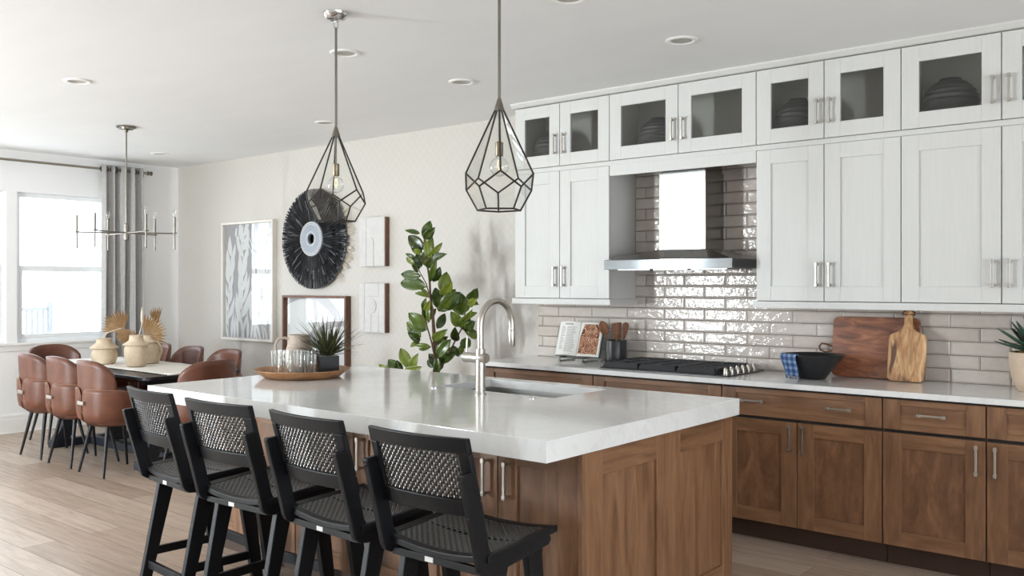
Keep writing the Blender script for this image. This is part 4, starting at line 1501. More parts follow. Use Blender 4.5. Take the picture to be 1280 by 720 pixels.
def clip_poly(P, x0, x1, z0, z1):
    def cl(P, f, inter):
        out = []
        for i in range(len(P)):
            a, b = P[i-1], P[i]
            fa, fb = f(a), f(b)
            if fb >= 0:
                if fa < 0: out.append(inter(a, b, fa, fb))
                out.append(b)
            elif fa >= 0: out.append(inter(a, b, fa, fb))
        return out
    it = lambda a, b, fa, fb: (a[0]+(b[0]-a[0])*fa/(fa-fb), a[1]+(b[1]-a[1])*fa/(fa-fb))
    for f in (lambda p: p[0]-x0, lambda p: x1-p[0], lambda p: p[1]-z0, lambda p: z1-p[1]):
        if len(P) < 3: return []
        P = cl(P, f, it)
    return P


def framed(root, x0, x1, z0, z1, y_front, wf, mats):
    """deep box frame standing off the wall; returns nothing"""
    mb = MB()
    yb = YW-0.0008
    mb.box(x0, x0+wf, y_front, yb, z0, z1); mb.box(x1-wf, x1, y_front, yb, z0, z1)
    mb.box(x0+wf, x1-wf, y_front, yb, z0, z0+wf); mb.box(x0+wf, x1-wf, y_front, yb, z1-wf, z1)
    return mb.build('frame', mats, root, bev=0.002)


# large botanical print
ax0, ax1, az0, az1, yf = -8.448, -7.542, 0.879, 2.111, 5.365
art = thing('framed_print', ((ax0+ax1)/2, YW, (az0+az1)/2), 'tall white-framed grey botanical print nearest the room corner', 'picture')
framed(art, ax0, ax1, az0, az1, yf, 0.024, M['whiteframe'])
mb = MB(); mb.box(ax0+0.024, ax1-0.024, 5.402, YW-0.001, az0+0.024, az1-0.024); mb.mat = 1
rs = random.Random(5)
px0, px1, pz0, pz1 = ax0+0.026, ax1-0.026, az0+0.026, az1-0.026
layer = [0]
def stroke(P):
    P = clip_poly(P, px0, px1, pz0, pz1)
    if len(P) >= 3:
        layer[0] += 1
        y = 5.4015-0.000012*layer[0]
        mb.poly([(x, y, z) for x, z in P], mat=1)
def branch(x, z, ang, L, bend, nl, lw, ll):
    stroke(leaf_poly(x, z, ang, L, 0.020, bend, 14))
    for i in range(nl):
        t = 0.12+0.85*i/nl
        bx = x+L*t*math.sin(ang+bend*t*0.5); bz = z+L*t*math.cos(ang+bend*t*0.5)
        s = 1 if i % 2 else -1
        stroke(leaf_poly(bx, bz, ang+bend*t+s*rs.uniform(0.35, 0.7), ll*rs.uniform(0.8, 1.2)*(1-0.35*t), lw*rs.uniform(0.8, 1.3), -s*0.5))
branch(ax0+0.30, pz0, 0.10, 1.15, -0.12, 14, 0.075, 0.34)
branch(ax0+0.50, pz0, 0.10, 1.25, 0.16, 15, 0.07, 0.33)
branch(ax0+0.74, pz0, 0.10, 1.05, -0.25, 12, 0.075, 0.33)
branch(ax0+0.08, pz0, -0.05, 0.95, 0.25, 11, 0.07, 0.30)
for i in range(16): stroke(leaf_poly(px0+(px1-px0)*i/15, pz0-0.02, rs.uniform(-0.4, 0.4), rs.uniform(0.16, 0.34), rs.uniform(0.03, 0.055), rs.uniform(-0.6, 0.6)))
for k in range(3):
    a0 = -0.3
    for j in range(9):
        a = PI*(0.05+0.9*j/9)
        c = (ax0+0.52, pz1+0.02)
        rr = 0.17+0.06*k
        stroke(leaf_poly(c[0]-rr*math.cos(a), c[1]-rr*math.sin(a), PI-a+0.3, 0.11, 0.02+0.008*k, 0.35, 5))
for (dx, bend) in ((0.36, -0.8), (0.44, -0.3), (0.52, 0.1), (0.60, 0.5), (0.68, 0.9)): stroke(leaf_poly(ax0+dx, pz1-0.19, bend*0.4, 0.24, 0.05, 0))
mb.build('print', [M['print'], M['printwhite']], art, fix=False)
g = MB(); g.box(ax0+0.024, ax1-0.024, 5.388, 5.390, az0+0.024, az1-0.024); g.build('glass_pane', M['artglass'], art)

# second framed piece, walnut frame
bx0, bx1, bz0, bz1, yf = -7.371, -6.41, 0.42, 1.352, 5.355
art = thing('framed_print', ((bx0+bx1)/2, YW, (bz0+bz1)/2), 'walnut-framed pale abstract print under glass, below the round wall disc', 'picture')
framed(art, bx0, bx1, bz0, bz1, yf, 0.022, M['walnut'])
mb = MB(); mb.box(bx0+0.022, bx1-0.022, 5.402, YW-0.001, bz0+0.022, bz1-0.022); mb.mat = 1
px0, px1, pz0, pz1 = bx0+0.024, bx1-0.024, bz0+0.024, bz1-0.024
for (cx, cz, R0, w, a0, a1) in ((bx0+0.30, bz0+0.28, 0.62, 0.10, -0.7, 0.9), (bx0+0.85, bz0+0.10, 0.55, 0.07, -1.3, 0.1), (bx0+0.15, bz0+0.75, 0.30, 0.05, 0.2, 2.4)):
    for i in range(16):
        a, b = a0+(a1-a0)*i/16, a0+(a1-a0)*(i+1)/16
        q = [(cx+(R0+s)*math.sin(t), cz+(R0+s)*math.cos(t)) for (s, t) in ((0, a), (0, b), (w, b), (w, a))]
        stroke(q)
mb.build('print', [M['printwhite'], M['print']], art, fix=False)
g = MB(); g.box(bx0+0.022, bx1-0.022, 5.383, 5.385, bz0+0.022, bz1-0.022); g.build('glass_pane', M['artglass'], art)

# carved plaques
def plaque(x0, x1, z0, z1, label, arch):
    p = thing('carved_plaque', ((x0+x1)/2, YW, (z0+z1)/2), label, 'wall plaque', 'carved white plaques right of the wall disc')
    yb, yw, yf = YW-0.0008, 5.372, 5.360
    mb = MB(); mb.box(x0, x1, yw, yb, z0, z1); mb.build('wood_block', M['walnut'], p, bev=0.002)
    mb = MB(); mb.box(x0, x1, yf+0.004, yw, z0, z1)
    # raised fields separated by thin carved grooves
    w = x1-x0; h = z1-z0
    g = 0.003
    if arch:
        xs = [0, 0.30, 0.56, 1.0]
        mb.box(x0, x0+0.28*w, yf, yf+0.0045, z0, z0+h); mb.box(x0+0.60*w, x1, yf, yf+0.0045, z0, z0+0.66*h)
        mb.box(x0+0.28*w+g, x1, yf, yf+0.0045, z0+0.66*h+g, z0+h)
        P = [(x0+0.30*w, z0)]+[(x0+0.44*w-0.13*w*math.cos(PI*i/12), z0+0.50*h+0.13*w*math.sin(PI*i/12)) for i in range(13)]+[(x0+0.58*w, z0)]
        mb.prism(P, lambda u, v, d: (u, d, v), yf-0.001, yf+0.0045)
        for j in range(3): mb.box(x0+0.50*w, x0+0.95*w, yf-0.001, yf+0.001, z0+(0.74+0.07*j)*h, z0+(0.755+0.07*j)*h)
    else:
        mb.box(x0, x0+0.20*w, yf, yf+0.0045, z0, z0+h); mb.box(x0+0.78*w, x1, yf, yf+0.0045, z0, z0+h)
        mb.box(x0+0.20*w+g, x0+0.78*w-g, yf, yf+0.0045, z0+0.73*h, z0+h)
        mb.box(x0+0.20*w+g, x0+0.48*w, yf, yf+0.0045, z0, z0+0.40*h); mb.box(x0+0.48*w+g, x0+0.78*w-g, yf, yf+0.0045, z0, z0+0.40*h)
        mb.lathe([(0.20*w, yf-0.002), (0.20*w, yf+0.003)], (x0+0.48*w, 0, z0+0.54*h), 28, axis='Y')
        mb.lathe([(0.13*w, yf-0.004), (0.13*w, yf+0.003)], (x0+0.48*w, 0, z0+0.54*h), 24, axis='Y')
        for j in range(4): mb.box(x0+0.26*w, x0+0.72*w, yf-0.001, yf+0.001, z0+(0.77+0.05*j)*h, z0+(0.782+0.05*j)*h)
    mb.build('carved_face', M['plaster'], p, bev=0.0008, seg=1)['label'] = 'white carved front'


plaque(-6.227, -5.895, 1.621, 2.057, 'upper square white plaque carved with an arch', True)
plaque(-6.227, -5.895, 1.032, 1.470, 'lower square white plaque carved with a circle', False)

# round fibre disc
dcx, dcz, DR = -6.905, 1.893, 0.480
disc = thing('wall_disc', (dcx, YW, dcz), 'large round black fibre wall disc with a pale beaded centre ring', 'wall hanging')
mb = MB(); mb.lathe([(0.045, 5.396), (0.474, 5.382), (0.474, 5.392), (0.045, 5.404)], (dcx, 0, dcz), 64, axis='Y', cap0=False, cap1=False)
mb.build('backing', M['cord'], disc)
rs = random.Random(3)
mb = MB()
def strand(a, r0, r1, y0, y1, w):
    c, s = math.cos(a), math.sin(a)
    b = a+rs.uniform(-0.03, 0.03)
    c2, s2 = math.cos(b), math.sin(b)
    p0 = Vector((dcx+r0*c, y0, dcz+r0*s)); p1 = Vector((dcx+r1*c2, y1, dcz+r1*s2))
    t = Vector((-s, 0, c))*w/2
    o = Vector((0, -w*0.5, 0))
    ids = [mb.vert(q) for q in (p0-t*0.8, p0+o, p0+t*0.8, p1-t*1.2, p1+o, p1+t*1.2)]
    mb.face([ids[0], ids[1], ids[4], ids[3]]); mb.face([ids[1], ids[2], ids[5], ids[4]])
for i in range(460): strand(2*PI*i/460+rs.uniform(-.004, .004), 0.33, DR*rs.uniform(0.992, 1.0), 5.376, 5.368+rs.uniform(-.003, .004), 0.0062)
for i in range(360): strand(2*PI*i/360+rs.uniform(-.006, .006), 0.22, 0.40*rs.uniform(0.95, 1.03), 5.368, 5.362+rs.uniform(-.004, .004), 0.0060)
for i in range(260): strand(2*PI*i/260+rs.uniform(-.006, .006), 0.145, 0.30*rs.uniform(0.93, 1.05), 5.360, 5.356+rs.uniform(-.004, .004), 0.0060)
mb.build('fibre_rays', M['fibre'], disc, fix=False)
mb = MB()
for i in range(90):      # pale fringe behind the right edge
    a = rs.uniform(-0.9, 0.55)
    strand(a, 0.42, DR*rs.uniform(1.08, 1.20), 5.392, 5.404, 0.004)
mb.build('pale_fringe', M['straw'], disc, fix=False)
mb = MB()
mb.lathe([(0.046, 5.350), (0.050, 5.344), (0.145, 5.346), (0.166, 5.350), (0.168, 5.362), (0.046, 5.37)], (dcx, 0, dcz), 64, axis='Y', cap0=False, cap1=False)
mb.mat = 1
for (rr, n, rad) in ((0.064, 22, 0.006), (0.156, 60, 0.0062), (0.138, 54, 0.005)):
    for i in range(n):
        a = 2*PI*i/n
        c = Vector((dcx+rr*math.cos(a), 5.344, dcz+rr*math.sin(a)))
        mb.lathe([(rad*math.sin(PI*j/5)+1e-5, -rad*math.cos(PI*j/5)) for j in range(6)], c, 7, cap0=False, cap1=False)
mb.build('beaded_centre_ring', [M['beads'], M['trim']], disc)

# ================================================================== ISLAND TRAY
trx, try_, trz = -4.325, 3.285, 0.9142
tr = thing('round_tray', (trx, try_, trz), 'shallow round wooden tray on the far end of the island', 'tray')
mb = MB(); mb.lathe([(0.001, 0), (0.20, 0), (0.222, 0.006), (0.272, 0.044), (0.277, 0.047), (0.277, 0.050), (0.268, 0.050), (0.222, 0.016), (0.207, 0.012), (0.001, 0.012)], (0, 0, 0), 56, cap0=False, cap1=False)
mb.build('tray_body', M['tray'], tr, world=False)
tz = trz+0.0125
toC = Vector((-trx, -try_, 0)).normalized()
rgt = Vector((-toC.y, toC.x, 0))
if rgt.x < 0: rgt = -rgt
def tp(u, v): return (trx+rgt.x*u-toC.x*v, try_+rgt.y*u-toC.y*v, tz)      # u right, v away
GL = []
def make_glass(label):
    g = thing('tumbler', (0, 0, 0), label, 'glass', 'clear tumblers on the wooden tray')
    mb = MB()
    mb.lathe([(0.001, 0.0), (0.0235, 0.0), (0.025, 0.003), (0.0285, 0.148), (0.0272, 0.148), (0.0238, 0.012), (0.001, 0.011)], seg=24, cap0=False, cap1=False)
    mb.build('body', M['glass'], g, world=False)
    return g
gpos = [(-0.150, -0.020, 'leftmost clear tumbler on the wooden tray'), (-0.100, 0.035, 'clear tumbler second from the left, set slightly back on the tray'),
        (-0.085, -0.040, 'clear tumbler in front of the pitcher, third from the left'), (-0.025, -0.055, 'clear tumbler at the front middle of the tray'),
        (-0.003, 0.012, 'clear tumbler near the tray middle, set back'), (0.036, -0.050, 'clear tumbler at the front, second from the black pot'),
        (0.060, 0.020, 'rightmost clear tumbler, right beside the black pot')]
gl = make_glass(gpos[0][2])
for i, (u, v, lb) in enumerate(gpos):
    o = gl if i == 0 else copy_tree(gl)
    o.location = tp(u, v); o['label'] = lb
pc = thing('pitcher', tp(-0.015, 0.135), 'beige stoneware pitcher standing behind the clear tumblers', 'pitcher')
mb = MB(); mb.lathe([(0.001, 0), (0.055, 0), (0.068, 0.008), (0.084, 0.06), (0.085, 0.12), (0.078, 0.15), (0.066, 0.185), (0.062, 0.222), (0.064, 0.230), (0.059, 0.230), (0.056, 0.21), (0.05, 0.19)], seg=36, cap0=False, cap1=False); mb.build('body', M['stoneware'], pc, world=False)
mb = MB()
hd = -rgt
mb.tube([hd*0.058+Vector((0, 0, .20)), hd*0.085+Vector((0, 0, .212)), hd*0.125+Vector((0, 0, .205)), hd*0.142+Vector((0, 0, .17)), hd*0.135+Vector((0, 0, .12)), hd*0.088+Vector((0, 0, .075))], 0.0085, 10); mb.build('handle', M['stoneware'], pc, world=False)
pp = tp(0.150, -0.005)
pt_ = thing('potted_grass', pp, 'spiky grass plant in a glossy black square pot on the tray', 'potted plant', rz=math.atan2(toC.y, toC.x)+PI/2+math.radians(8))
mb = MB(); h = 0.056; hz = 0.112
mb.box(-h, h, -h, -h+0.006, 0, hz); mb.box(-h, h, h-0.006, h, 0, hz); mb.box(-h, -h+0.006, -h+0.006, h-0.006, 0, hz); mb.box(h-0.006, h, -h+0.006, h-0.006, 0, hz); mb.box(-h+0.006, h-0.006, -h+0.006, h-0.006, 0, 0.08)
mb.build('pot', M['potblack'], pt_, world=False, bev=0.0015)
mb = MB(); rs = random.Random(11)
for i in range(70):
    x, y = rs.uniform(-h+0.012, h-0.012), rs.uniform(-h+0.012, h-0.012)
    r = rs.uniform(0.006, 0.010)
    mb.lathe([(r*math.sin(PI*j/5)+1e-5, -r*0.7*math.cos(PI*j/5)) for j in range(6)], (x, y, hz-0.004), 7, cap0=False, cap1=False)
mb.box(-h+0.0065, h-0.0065, -h+0.0065, h-0.0065, 0.08, hz-0.006)
mb.build('pebbles', M['pebble'], pt_, world=False)
def blade(mb, base, d, L, w, droop, n=6):
    d = Vector(d).normalized()
    side = d.cross(Vector((0, 0, 1)))
    if side.length < 1e-3: side = Vector((1, 0, 0))
    side.normalize()
    up = side.cross(d).normalized()
    rows = []
    p = Vector(base); dd = d.copy()
    for i in range(n+1):
        t = i/n
        ww = w*(1-t)**0.7*(0.7+0.6*min(1, t*4)) + 0.0003
        rows.append([p-side*ww/2, p+up*ww*0.18*-1, p+side*ww/2])
        dd = (dd+Vector((0, 0, -droop/n))).normalized()
        p = p+dd*(L/n)
    mb.grid(rows, smooth=True)
mb = MB()
for i in range(120):
    a = rs.uniform(0, 2*PI); e = rs.uniform(0.25, 1.35)
    d = Vector((math.cos(a)*math.cos(e), math.sin(a)*math.cos(e), math.sin(e)))
    blade(mb, (rs.uniform(-.02, .02), rs.uniform(-.02, .02), hz-0.004), d, rs.uniform(0.17, 0.30), rs.uniform(0.010, 0.016), rs.uniform(0.05, 0.55))
mb.build('foliage', M['grass'], pt_, world=False, fix=False)

# ================================================================== COUNTER ITEMS
CZ = 0.9144
# cookbook on an acrylic stand with a black wire foot
bxc, byc = -3.70, 5.215
stn = thing('book_stand', (bxc, byc, CZ), 'clear cookbook stand with a black wire foot holding the open book', 'book stand')
tilt = math.radians(17)
def bk(u, v, w):   # u right, v up the page, w toward the viewer
    y = byc-0.02+v*math.sin(tilt)-w*math.cos(tilt)
    return Vector((bxc+u, y, CZ+0.034+v*math.cos(tilt)+w*math.sin(tilt)))
mb = MB(); panel_box(mb, bk, -0.215, 0.205, -0.030, 0.235, -0.008, -0.004); mb.build('back_plate', M['acrylic'], stn)
mb = MB(); yq = byc-0.085
for q in ([(bxc-0.10, yq, CZ+0.004), (bxc-0.10, yq, CZ+0.030), (bxc+0.10, yq, CZ+0.030), (bxc+0.10, yq, CZ+0.004)],
          [(bxc-0.10, yq, CZ+0.030), (bxc-0.10, byc-0.012, CZ+0.030)], [(bxc+0.10, yq, CZ+0.030), (bxc+0.10, byc-0.012, CZ+0.030)],
          [(bxc-0.10, yq, CZ+0.004), (bxc-0.10, byc+0.10, CZ+0.004)], [(bxc+0.10, yq, CZ+0.004), (bxc+0.10, byc+0.10, CZ+0.004)]):
    mb.tube(q, 0.0035, 8)
mb.build('wire_foot', M['bolt'], stn)
book = thing('cookbook', (bxc, byc, CZ+0.034), 'open cookbook, text on the left page and a pastry photo on the right', 'book')
def page(sign):
    mb = MB(); rows = []; n = 14
    W = 0.185
    top, bot = [], []
    for i in range(n+1):
        t = i/n
        u = sign*(0.002+W*t*(0.97 if sign < 0 else 1))
        w = 0.012+0.030*math.sin(PI*min(1, t*0.9+0.06))**1.0*(1 if sign < 0 else 0.45)
        top.append((u, w))
    return top
for sign, nm in ((-1, 'left_pages'), (1, 'right_pages')):
    prof = page(sign)
    mb = MB()
    for i in range(len(prof)-1):
        (u0, w0), (u1, w1) = prof[i], prof[i+1]
        ua, ub = (u0, u1) if u0 < u1 else (u1, u0)
        wa, wb = (w0, w1) if u0 < u1 else (w1, w0)
        P = [bk(ua, 0, 0.0), bk(ub, 0, 0.0), bk(ub, 0, wb), bk(ua, 0, wa), bk(ua, 0.245, 0.0), bk(ub, 0.245, 0.0), bk(ub, 0.245, wb), bk(ua, 0.245, wa)]
        mb.hexa(P, smooth=False)
    po = mb.build('page_block', M['page'], book)
    mb = MB()
    def on(u, v):
        for (u0, w0), (u1, w1) in zip(prof[:-1], prof[1:]):
            if min(u0, u1) <= u <= max(u0, u1):
                return bk(u, v, w0+(w1-w0)*(u-u0)/(u1-u0)+0.0008)
        return bk(u, v, prof[-1][1]+0.0008)
    if sign < 0:
        for (ua, ub, v0, nl) in ((-0.150, -0.105, 0.205, 20), (-0.095, -0.020, 0.205, 22)):
            for j in range(nl):
                v = v0-j*0.0085
                e = ub-random.uniform(0, 0.02)
                m = 5
                for q in range(m):
                    a, b = ua+(e-ua)*q/m, ua+(e-ua)*(q+1)/m
                    mb.poly([on(a, v), on(b, v), on(b, v+0.0028), on(a, v+0.0028)])
        for (a0, b0) in ((-0.12, -0.05),):
            for q in range(5):
                a, b = a0+(b0-a0)*q/5, a0+(b0-a0)*(q+1)/5
                mb.poly([on(a, 0.222), on(b, 0.222), on(b, 0.230), on(a, 0.230)])
        mb.build('text_lines', M['ink'], po, fix=False)
    else:
        n = 12; rows = []
        for j in range(n+1):
            v = 0.016+0.216*j/n
            lo = 0.012+0.03*max(0, (j/n-0.55))*2
            rows.append([on(lo+(0.172-lo)*i/n, v) for i in range(n+1)])
        mb.grid(rows); mb.build('pastry_photo', M['pastry'], po, fix=False)['label'] = 'photo of brown glazed pastry rolls'
mb = MB(); panel_box(mb, bk, -0.192, 0.192, -0.004, 0.250, -0.0035, -0.0003); mb.build('cover', M['cover'], book)

# crock and utensils
ux, uy = -3.41, 5.25
cr = thing('utensil_crock', (ux, uy, CZ), 'black ceramic crock full of wooden utensils beside the cooktop', 'crock')
mb = MB(); mb.lathe([(0.001, 0), (0.070, 0), (0.074, 0.004), (0.078, 0.155), (0.076, 0.160), (0.071, 0.157), (0.068, 0.012), (0.001, 0.012)], seg=36, cap0=False, cap1=False); mb.build('body', M['crock'], cr, world=False)
def utensil(name, foot, top, kind, label):
    foot, top = Vector(foot), Vector(top)
    u = thing(name, foot, label, 'utensil', 'wooden utensils in the black crock')
    d = (top-foot).normalized(); side = (CR-d*CR.dot(d)).normalized(); nr = d.cross(side)
    L = (top-foot).length
    mb = MB(); mb.tube([foot, foot+d*(L*0.72)], [0.006, 0.0075], 10); mb.build('handle', M['utensil'], u)
    mb = MB(); c = foot+d*(L*0.84)
    if kind == 'spoon':
        rows = []
        for j in range(9):
            t = -1+2*j/8
            w = 0.030*math.sqrt(max(0.0, 1-t*t))+0.002
            rows.append([c+d*(t*0.052)+side*(w*q)+nr*(0.012*(1-t*t)*(1-q*q)) for q in (-1, -.6, 0, .6, 1)])
        mb.grid(rows, smooth=True); mb.build('bowl', M['utensil'], u, solid=0.005)
    elif kind == 'spatula':
        P = [(-0.030, -0.055), (0.030, -0.055), (0.036, 0.050), (0.026, 0.058), (-0.026, 0.050), (-0.034, 0.044)]
        mb.prism(P, lambda a, b, w: c+side*a+d*b+nr*w, -0.003, 0.003); mb.build('blade', M['utensil'], u, bev=0.001)
    else:
        P = [(-0.012, -0.055), (0.012, -0.055), (0.024, 0.030), (0.018, 0.052), (-0.004, 0.058), (-0.020, 0.044)]
        mb.prism(P, lambda a, b, w: c+side*a+d*b+nr*w, -0.004, 0.004); mb.build('head', M['utensil'], u, bev=0.0015)
    return u
utensil('wooden_spoon', (ux+0.02, uy-0.035, CZ+0.016), (ux-0.085, uy-0.045, CZ+0.285), 'spoon', 'dark-rimmed wooden spoon leaning left out of the black crock')
utensil('wooden_spatula', (ux, uy+0.012, CZ+0.016), (ux+0.004, uy+0.005, CZ+0.265), 'spatula', 'square wooden spatula upright in the middle of the black crock')
utensil('wooden_scraper', (ux+0.035, uy+0.005, CZ+0.016), (ux+0.082, uy+0.0, CZ+0.27), 'scraper', 'narrow wooden scraper leaning right out of the black crock')

# black bowl with a cloth
wx, wy = -1.975, 5.125
bw = thing('black_bowl', (wx, wy, CZ), 'wide black flared bowl in front of the dark cutting board', 'bowl')
mb = MB(); mb.lathe([(0.001, 0), (0.072, 0), (0.076, 0.004), (0.120, 0.062), (0.166, 0.120), (0.176, 0.131), (0.180, 0.137), (0.178, 0.141), (0.170, 0.138), (0.112, 0.066), (0.07, 0.012), (0.001, 0.010)], seg=48, cap0=False, cap1=False); mb.build('body', M['crock'], bw, world=False)
cl = thing('plaid_cloth', (wx-0.03, wy-0.17, CZ+0.14), 'blue plaid tea towel with a fringe hanging over the rim of the black bowl', 'cloth')
mb = MB(); rows = []
# the cloth runs from inside the bowl over the rim and down to the worktop
ac = math.atan2(-0.80, -0.42)
prof = [(0.105, 0.072), (0.145, 0.112), (0.174, 0.1475), (0.186, 0.146), (0.190, 0.132), (0.183, 0.105), (0.170, 0.075), (0.160, 0.045), (0.156, 0.022)]
fr = []
for i, (rr, z) in enumerate(prof):
    row = []
    for j in range(17):
        t = -1+j/8
        spread = 0.068*(1-0.16*max(0, i-3)/5)
        px, py = rr*math.cos(ac), rr*math.sin(ac)
        tx, ty = -math.sin(ac), math.cos(ac)
        fold = 0.006*math.sin(t*9)*(max(0, i-3)/5)
        curve = -(t*spread)**2/(2*max(rr, 0.1))
        q = rr+fold+curve
        row.append((wx+q*math.cos(ac)+tx*t*spread, wy+q*math.sin(ac)+ty*t*spread, CZ+z))
    rows.append(row)
mb.grid(rows, smooth=True); mb.build('towel', M['plaid'], cl, solid=0.0025)
mb = MB()
for j in range(17):
    p = Vector(rows[-1][j]); mb.tube([p, p+Vector((random.uniform(-.004, .004), -0.004, -0.018))], 0.0016, 5)
mb.build('fringe', M['plaid'], cl)

# cutting boards leaning on the tile
def lean(x, y0, tl, z0=CZ):
    t = math.radians(tl)
    return lambda u, v, w: Vector((x+u, y0+v*math.sin(t)-w*math.cos(t), z0+v*math.cos(t)+w*math.sin(t)))
L1 = lean(-1.695, 5.345, 8.0)
b1 = thing('cutting_board', (-1.695, 5.345, CZ), 'large dark walnut cutting board leaning on the tiles behind the bowl', 'cutting board', 'wooden cutting boards')
mb = MB(); mb.prism(rrect(-0.245, 0.245, 0.0, 0.355, 0.035), lambda a, b, w: L1(a, b, w), 0.001, 0.022); mb.build('board', M['board_dark'], b1, bev=0.003)
mb = MB()
pts = [L1(-0.243, 0.155, 0.012)]+[L1(-0.285-0.036*math.cos(a), 0.158+0.026*math.sin(a), 0.014) for a in [PI*0.25-2*PI*0.75*i/14 for i in range(15)]]+[L1(-0.243, 0.165, 0.012)]
pts = [L1(-0.240, 0.150, 0.012), L1(-0.285, 0.140, 0.013), L1(-0.318, 0.150, 0.013), L1(-0.326, 0.172, 0.013), L1(-0.312, 0.190, 0.013), L1(-0.285, 0.188, 0.013), L1(-0.240, 0.172, 0.012)]
mb.tube(pts, 0.006, 8); mb.build('leather_loop', M['walnut'], b1)
L2 = lean(-1.497, 5.272, 10.5)
b2 = thing('cutting_board', (-1.497, 5.272, CZ), 'small streaked acacia cutting board with a handle, leaning on the large dark board', 'cutting board', 'wooden cutting boards')
P = rrect(-0.101, 0.101, 0.0, 0.265, 0.03)
Q = [(-0.071, 0.0), (0.071, 0.0)]
P = []
for (cx, cz, a0) in ((0.071, 0.030, -PI/2),):
    P += [(cx+0.030*math.cos(a0+PI/2*i/6), cz+0.030*math.sin(a0+PI/2*i/6)) for i in range(7)]
P += [(0.101, 0.235), (0.097, 0.258), (0.080, 0.270), (0.050, 0.282), (0.030, 0.300), (0.022, 0.330), (0.022, 0.365), (0.026, 0.385), (0.020, 0.398), (0.0, 0.404)]
P = P+[(-x, z) for x, z in reversed(P[:-1])]
mb = MB(); mb.prism(P, L2, 0.001, 0.021); mb.build('board', M['board_light'], b2, bev=0.003)
mb = MB(); c = L2(0, 0.378, 0.011)
mb.tube([L2(-0.010, 0.378, 0.026), L2(-0.034, 0.375, 0.018), L2(-0.030, 0.396, 0.012), L2(0.0, 0.412, 0.011), L2(0.031, 0.392, 0.012), L2(0.033, 0.375, 0.018), L2(0.010, 0.378, 0.026)], 0.004, 8); mb.build('leather_cord', M['walnut'], b2)

# succulent at the right edge
sx, sy = -0.845, 5.215
su = thing('potted_succulent', (sx, sy, CZ), 'spiky green succulent in a pale cracked clay pot at the right edge', 'potted plant')
mb = MB(); mb.lathe([(0.001, 0), (0.085, 0), (0.092, 0.006), (0.118, 0.07), (0.128, 0.13), (0.130, 0.195), (0.128, 0.200), (0.118, 0.200), (0.115, 0.185), (0.001, 0.183)], seg=40, cap0=False, cap1=False); mb.build('pot', M['terracotta'], su, world=False)
mb = MB(); rs = random.Random(4)
for i in range(90):
    a, r = rs.uniform(0, 2*PI), 0.105*math.sqrt(rs.random()); q = rs.uniform(0.008, 0.015)
    mb.lathe([(q*math.sin(PI*j/5)+1e-5, -q*0.8*math.cos(PI*j/5)) for j in range(6)], (r*math.cos(a), r*math.sin(a), 0.192), 6, cap0=False, cap1=False)
mb.build('moss', M['moss'], su, world=False)
mb = MB()
for ring_, (n, e, L) in enumerate(((9, 0.18, 0.17), (9, 0.5, 0.17), (8, 0.85, 0.16), (6, 1.2, 0.15))):
    for i in range(n):
        a = 2*PI*(i+0.5*ring_)/n+rs.uniform(-.12, .12)
        d = Vector((math.cos(a)*math.cos(e), math.sin(a)*math.cos(e), math.sin(e)))
        blade(mb, Vector((0, 0, 0.205))+d*0.012, d, L*rs.uniform(0.95, 1.2), 0.056, -0.12, 8)
mb.build('leaves', M['agave'], su, world=False, solid=0.004, fix=False)

# ================================================================== RUBBER PLANT
F_, CS, SN = 1120.0, math.cos(YAW), math.sin(YAW)
def at(px, py, Y):
    u, v = (px-640)/F_, -(py-355.5)/F_
    r = Vector((-SN+u*CS, CS+u*SN, v))
    return Vector((0, 0, H))+r*(Y/r.y)
rp = thing('rubber_plant', (-4.90, 4.86, 0), 'tall rubber plant with glossy green leaves between the island and the wallpaper', 'plant')
mb = MB(); mb.lathe([(0.001, 0), (0.16, 0), (0.165, 0.01), (0.195, 0.30), (0.19, 0.34), (0.175, 0.34), (0.17, 0.31), (0.001, 0.30)], (-4.90, 4.86, 0), 36, cap0=False, cap1=False); mb.build('planter', M['basket'], rp)
mb = MB(); mb.lathe([(0.168, 0.305), (0.08, 0.318), (0.001, 0.32)], (-4.90, 4.86, 0), 24, cap0=False, cap1=False); mb.build('soil', M['soil'], rp)
YP = 4.86
rs = random.Random(21)
def stem(pts, r0, r1):
    P = [Vector((-4.90, 4.86, 0.31))]+[at(x, y, Y) for (x, y, Y) in pts]
    n = len(P)
    mb = MB(); mb.tube(P, [r0+(r1-r0)*i/(n-1) for i in range(n)], 8); mb.build('stem', M['bark'], rp)
stem([(545, 466, 4.86), (543, 440, 4.87), (541, 400, 4.87), (538, 370, 4.85), (537, 350, 4.86), (534, 330, 4.86), (530, 305, 4.85), (531, 295, 4.85)], 0.013, 0.005)
stem([(547, 464, 4.84), (540, 430, 4.80), (533, 405, 4.78), (528, 393, 4.77)], 0.009, 0.004)
stem([(549, 463, 4.88), (560, 445, 4.92), (568, 428, 4.95), (580, 405, 4.97), (582, 383, 4.98)], 0.009, 0.004)
stem([(546, 440, 4.86), (541, 385, 4.82), (533, 355, 4.80), (522, 335, 4.79)], 0.008, 0.003)
stem([(530, 480, 4.80), (505, 472, 4.74), (496, 468, 4.72)], 0.008, 0.004)
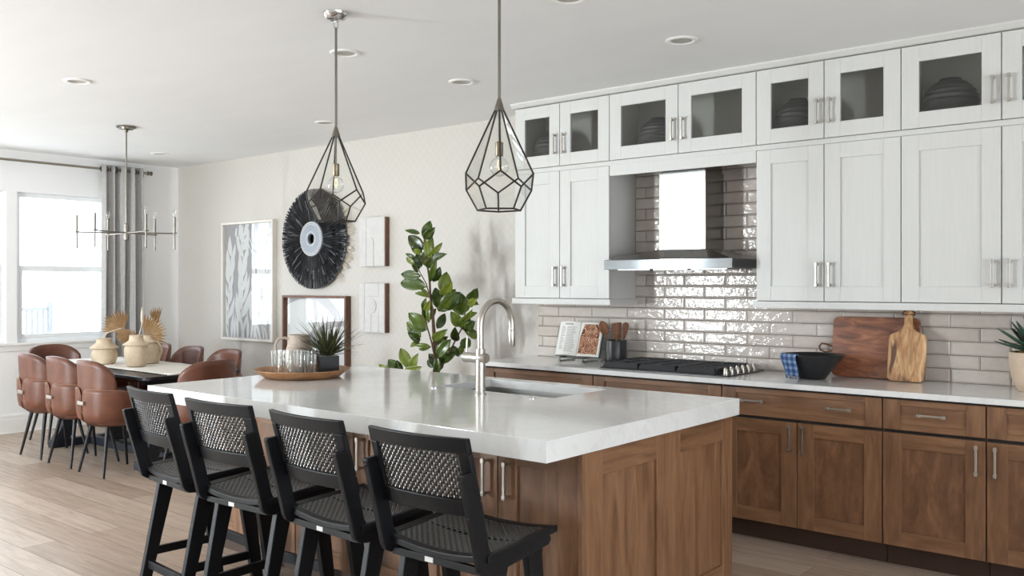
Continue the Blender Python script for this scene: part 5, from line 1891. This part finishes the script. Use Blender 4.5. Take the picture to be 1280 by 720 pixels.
LEAVES = [(530,298,538,276,13,0),(525,292,506,288,6,0),(530,312,511,295,16,0),(528,315,514,310,9,0),(536,321,553,303,8,1),(535,324,541,296,13,1),(524,336,522,315,11,1),(519,321,507,317,5,0),(519,330,508,322,7,1),(533,334,529,316,11,1),
(538,352,546,322,8,1),(541,352,550,333,11,1),(527,345,502,343,12,0),(534,359,502,354,17,0),(553,366,558,340,16,0),(549,387,544,360,15,0),(552,386,576,365,19,1),(538,372,519,367,6,1),(531,398,538,374,10,1),(529,387,533,372,7,0),
(534,411,511,391,18,0),(527,422,509,403,11,0),(546,411,556,392,11,0),(541,424,560,411,11,1),(524,427,513,434,7,1),(538,433,519,432,6,1),(547,446,564,424,15,1),(549,457,536,442,12,0),(546,462,553,446,12,0),(581,391,577,366,17,1),
(585,377,599,381,10,0),(587,374,597,359,13,0),(581,398,597,391,8,1),(575,408,563,389,13,0),(580,412,583,394,15,1),(583,413,595,401,12,1),(585,420,595,415,15,1),(577,424,588,433,15,1),(570,426,569,408,11,0),(561,438,576,440,11,0),(573,444,578,430,8,0),(535,400,527,378,8,1),
(545,425,551,421,6,1),(493,470,474,455,11,0),(500,468,486,450,14,0),(514,462,501,436,14,0),(505,470,528,458,14,0),(497,466,480,458,10,1)]
EXTRA = []
for (bx, by, tx, ty, w, dk) in LEAVES:
    if rs.random() < 0.62:
        a = rs.uniform(-1.1, 1.1); dx, dy = tx-bx, ty-by
        k = rs.uniform(0.7, 0.95)
        EXTRA.append((bx+rs.uniform(-2, 2), by+rs.uniform(-1, 5), bx+k*(dx*math.cos(a)-dy*math.sin(a)), by+k*(dx*math.sin(a)+dy*math.cos(a)), w*0.85, dk))
mb = MB()
for i, (bx, by, tx, ty, w, dk) in enumerate(LEAVES+EXTRA):
    low = by > 455 and bx < 520
    yb = (4.74 if low else YP) + rs.uniform(-0.05, 0.05)
    if bx > 560: yb += 0.10
    yt = yb+rs.uniform(-0.09, 0.09)
    p0, p1 = at(bx, by, yb), at(tx, ty, yt)
    d = p1-p0; L = d.length; d.normalize()
    view = (p0-Vector((0, 0, H))).normalized()
    side = d.cross(view).normalized()
    side = (Matrix.Rotation(rs.uniform(-0.45, 0.45), 3, d) @ side)
    nr = side.cross(d).normalized()
    if nr.dot(view) > 0: nr = -nr; 
    W = w*yb/0.80/1120*1.22
    n = 9; rows = []
    for j in range(n+1):
        t = j/n
        ww = W*(math.sin(PI*min(1, t**0.82))**0.75)*(1-0.05*t) if 0 < t < 1 else 0.0005
        c = p0+d*(L*t)+nr*(0.10*L*math.sin(PI*t)) 
        rows.append([c+side*(ww*q/2)+nr*(0.10*W*(abs(q)**1.3)) for q in (-1, -.6, -0.05, 0.05, .6, 1)])
    mb.grid(rows, smooth=True)
mb.build('leaves', M['leaf'], rp, solid=0.0012, fix=False)
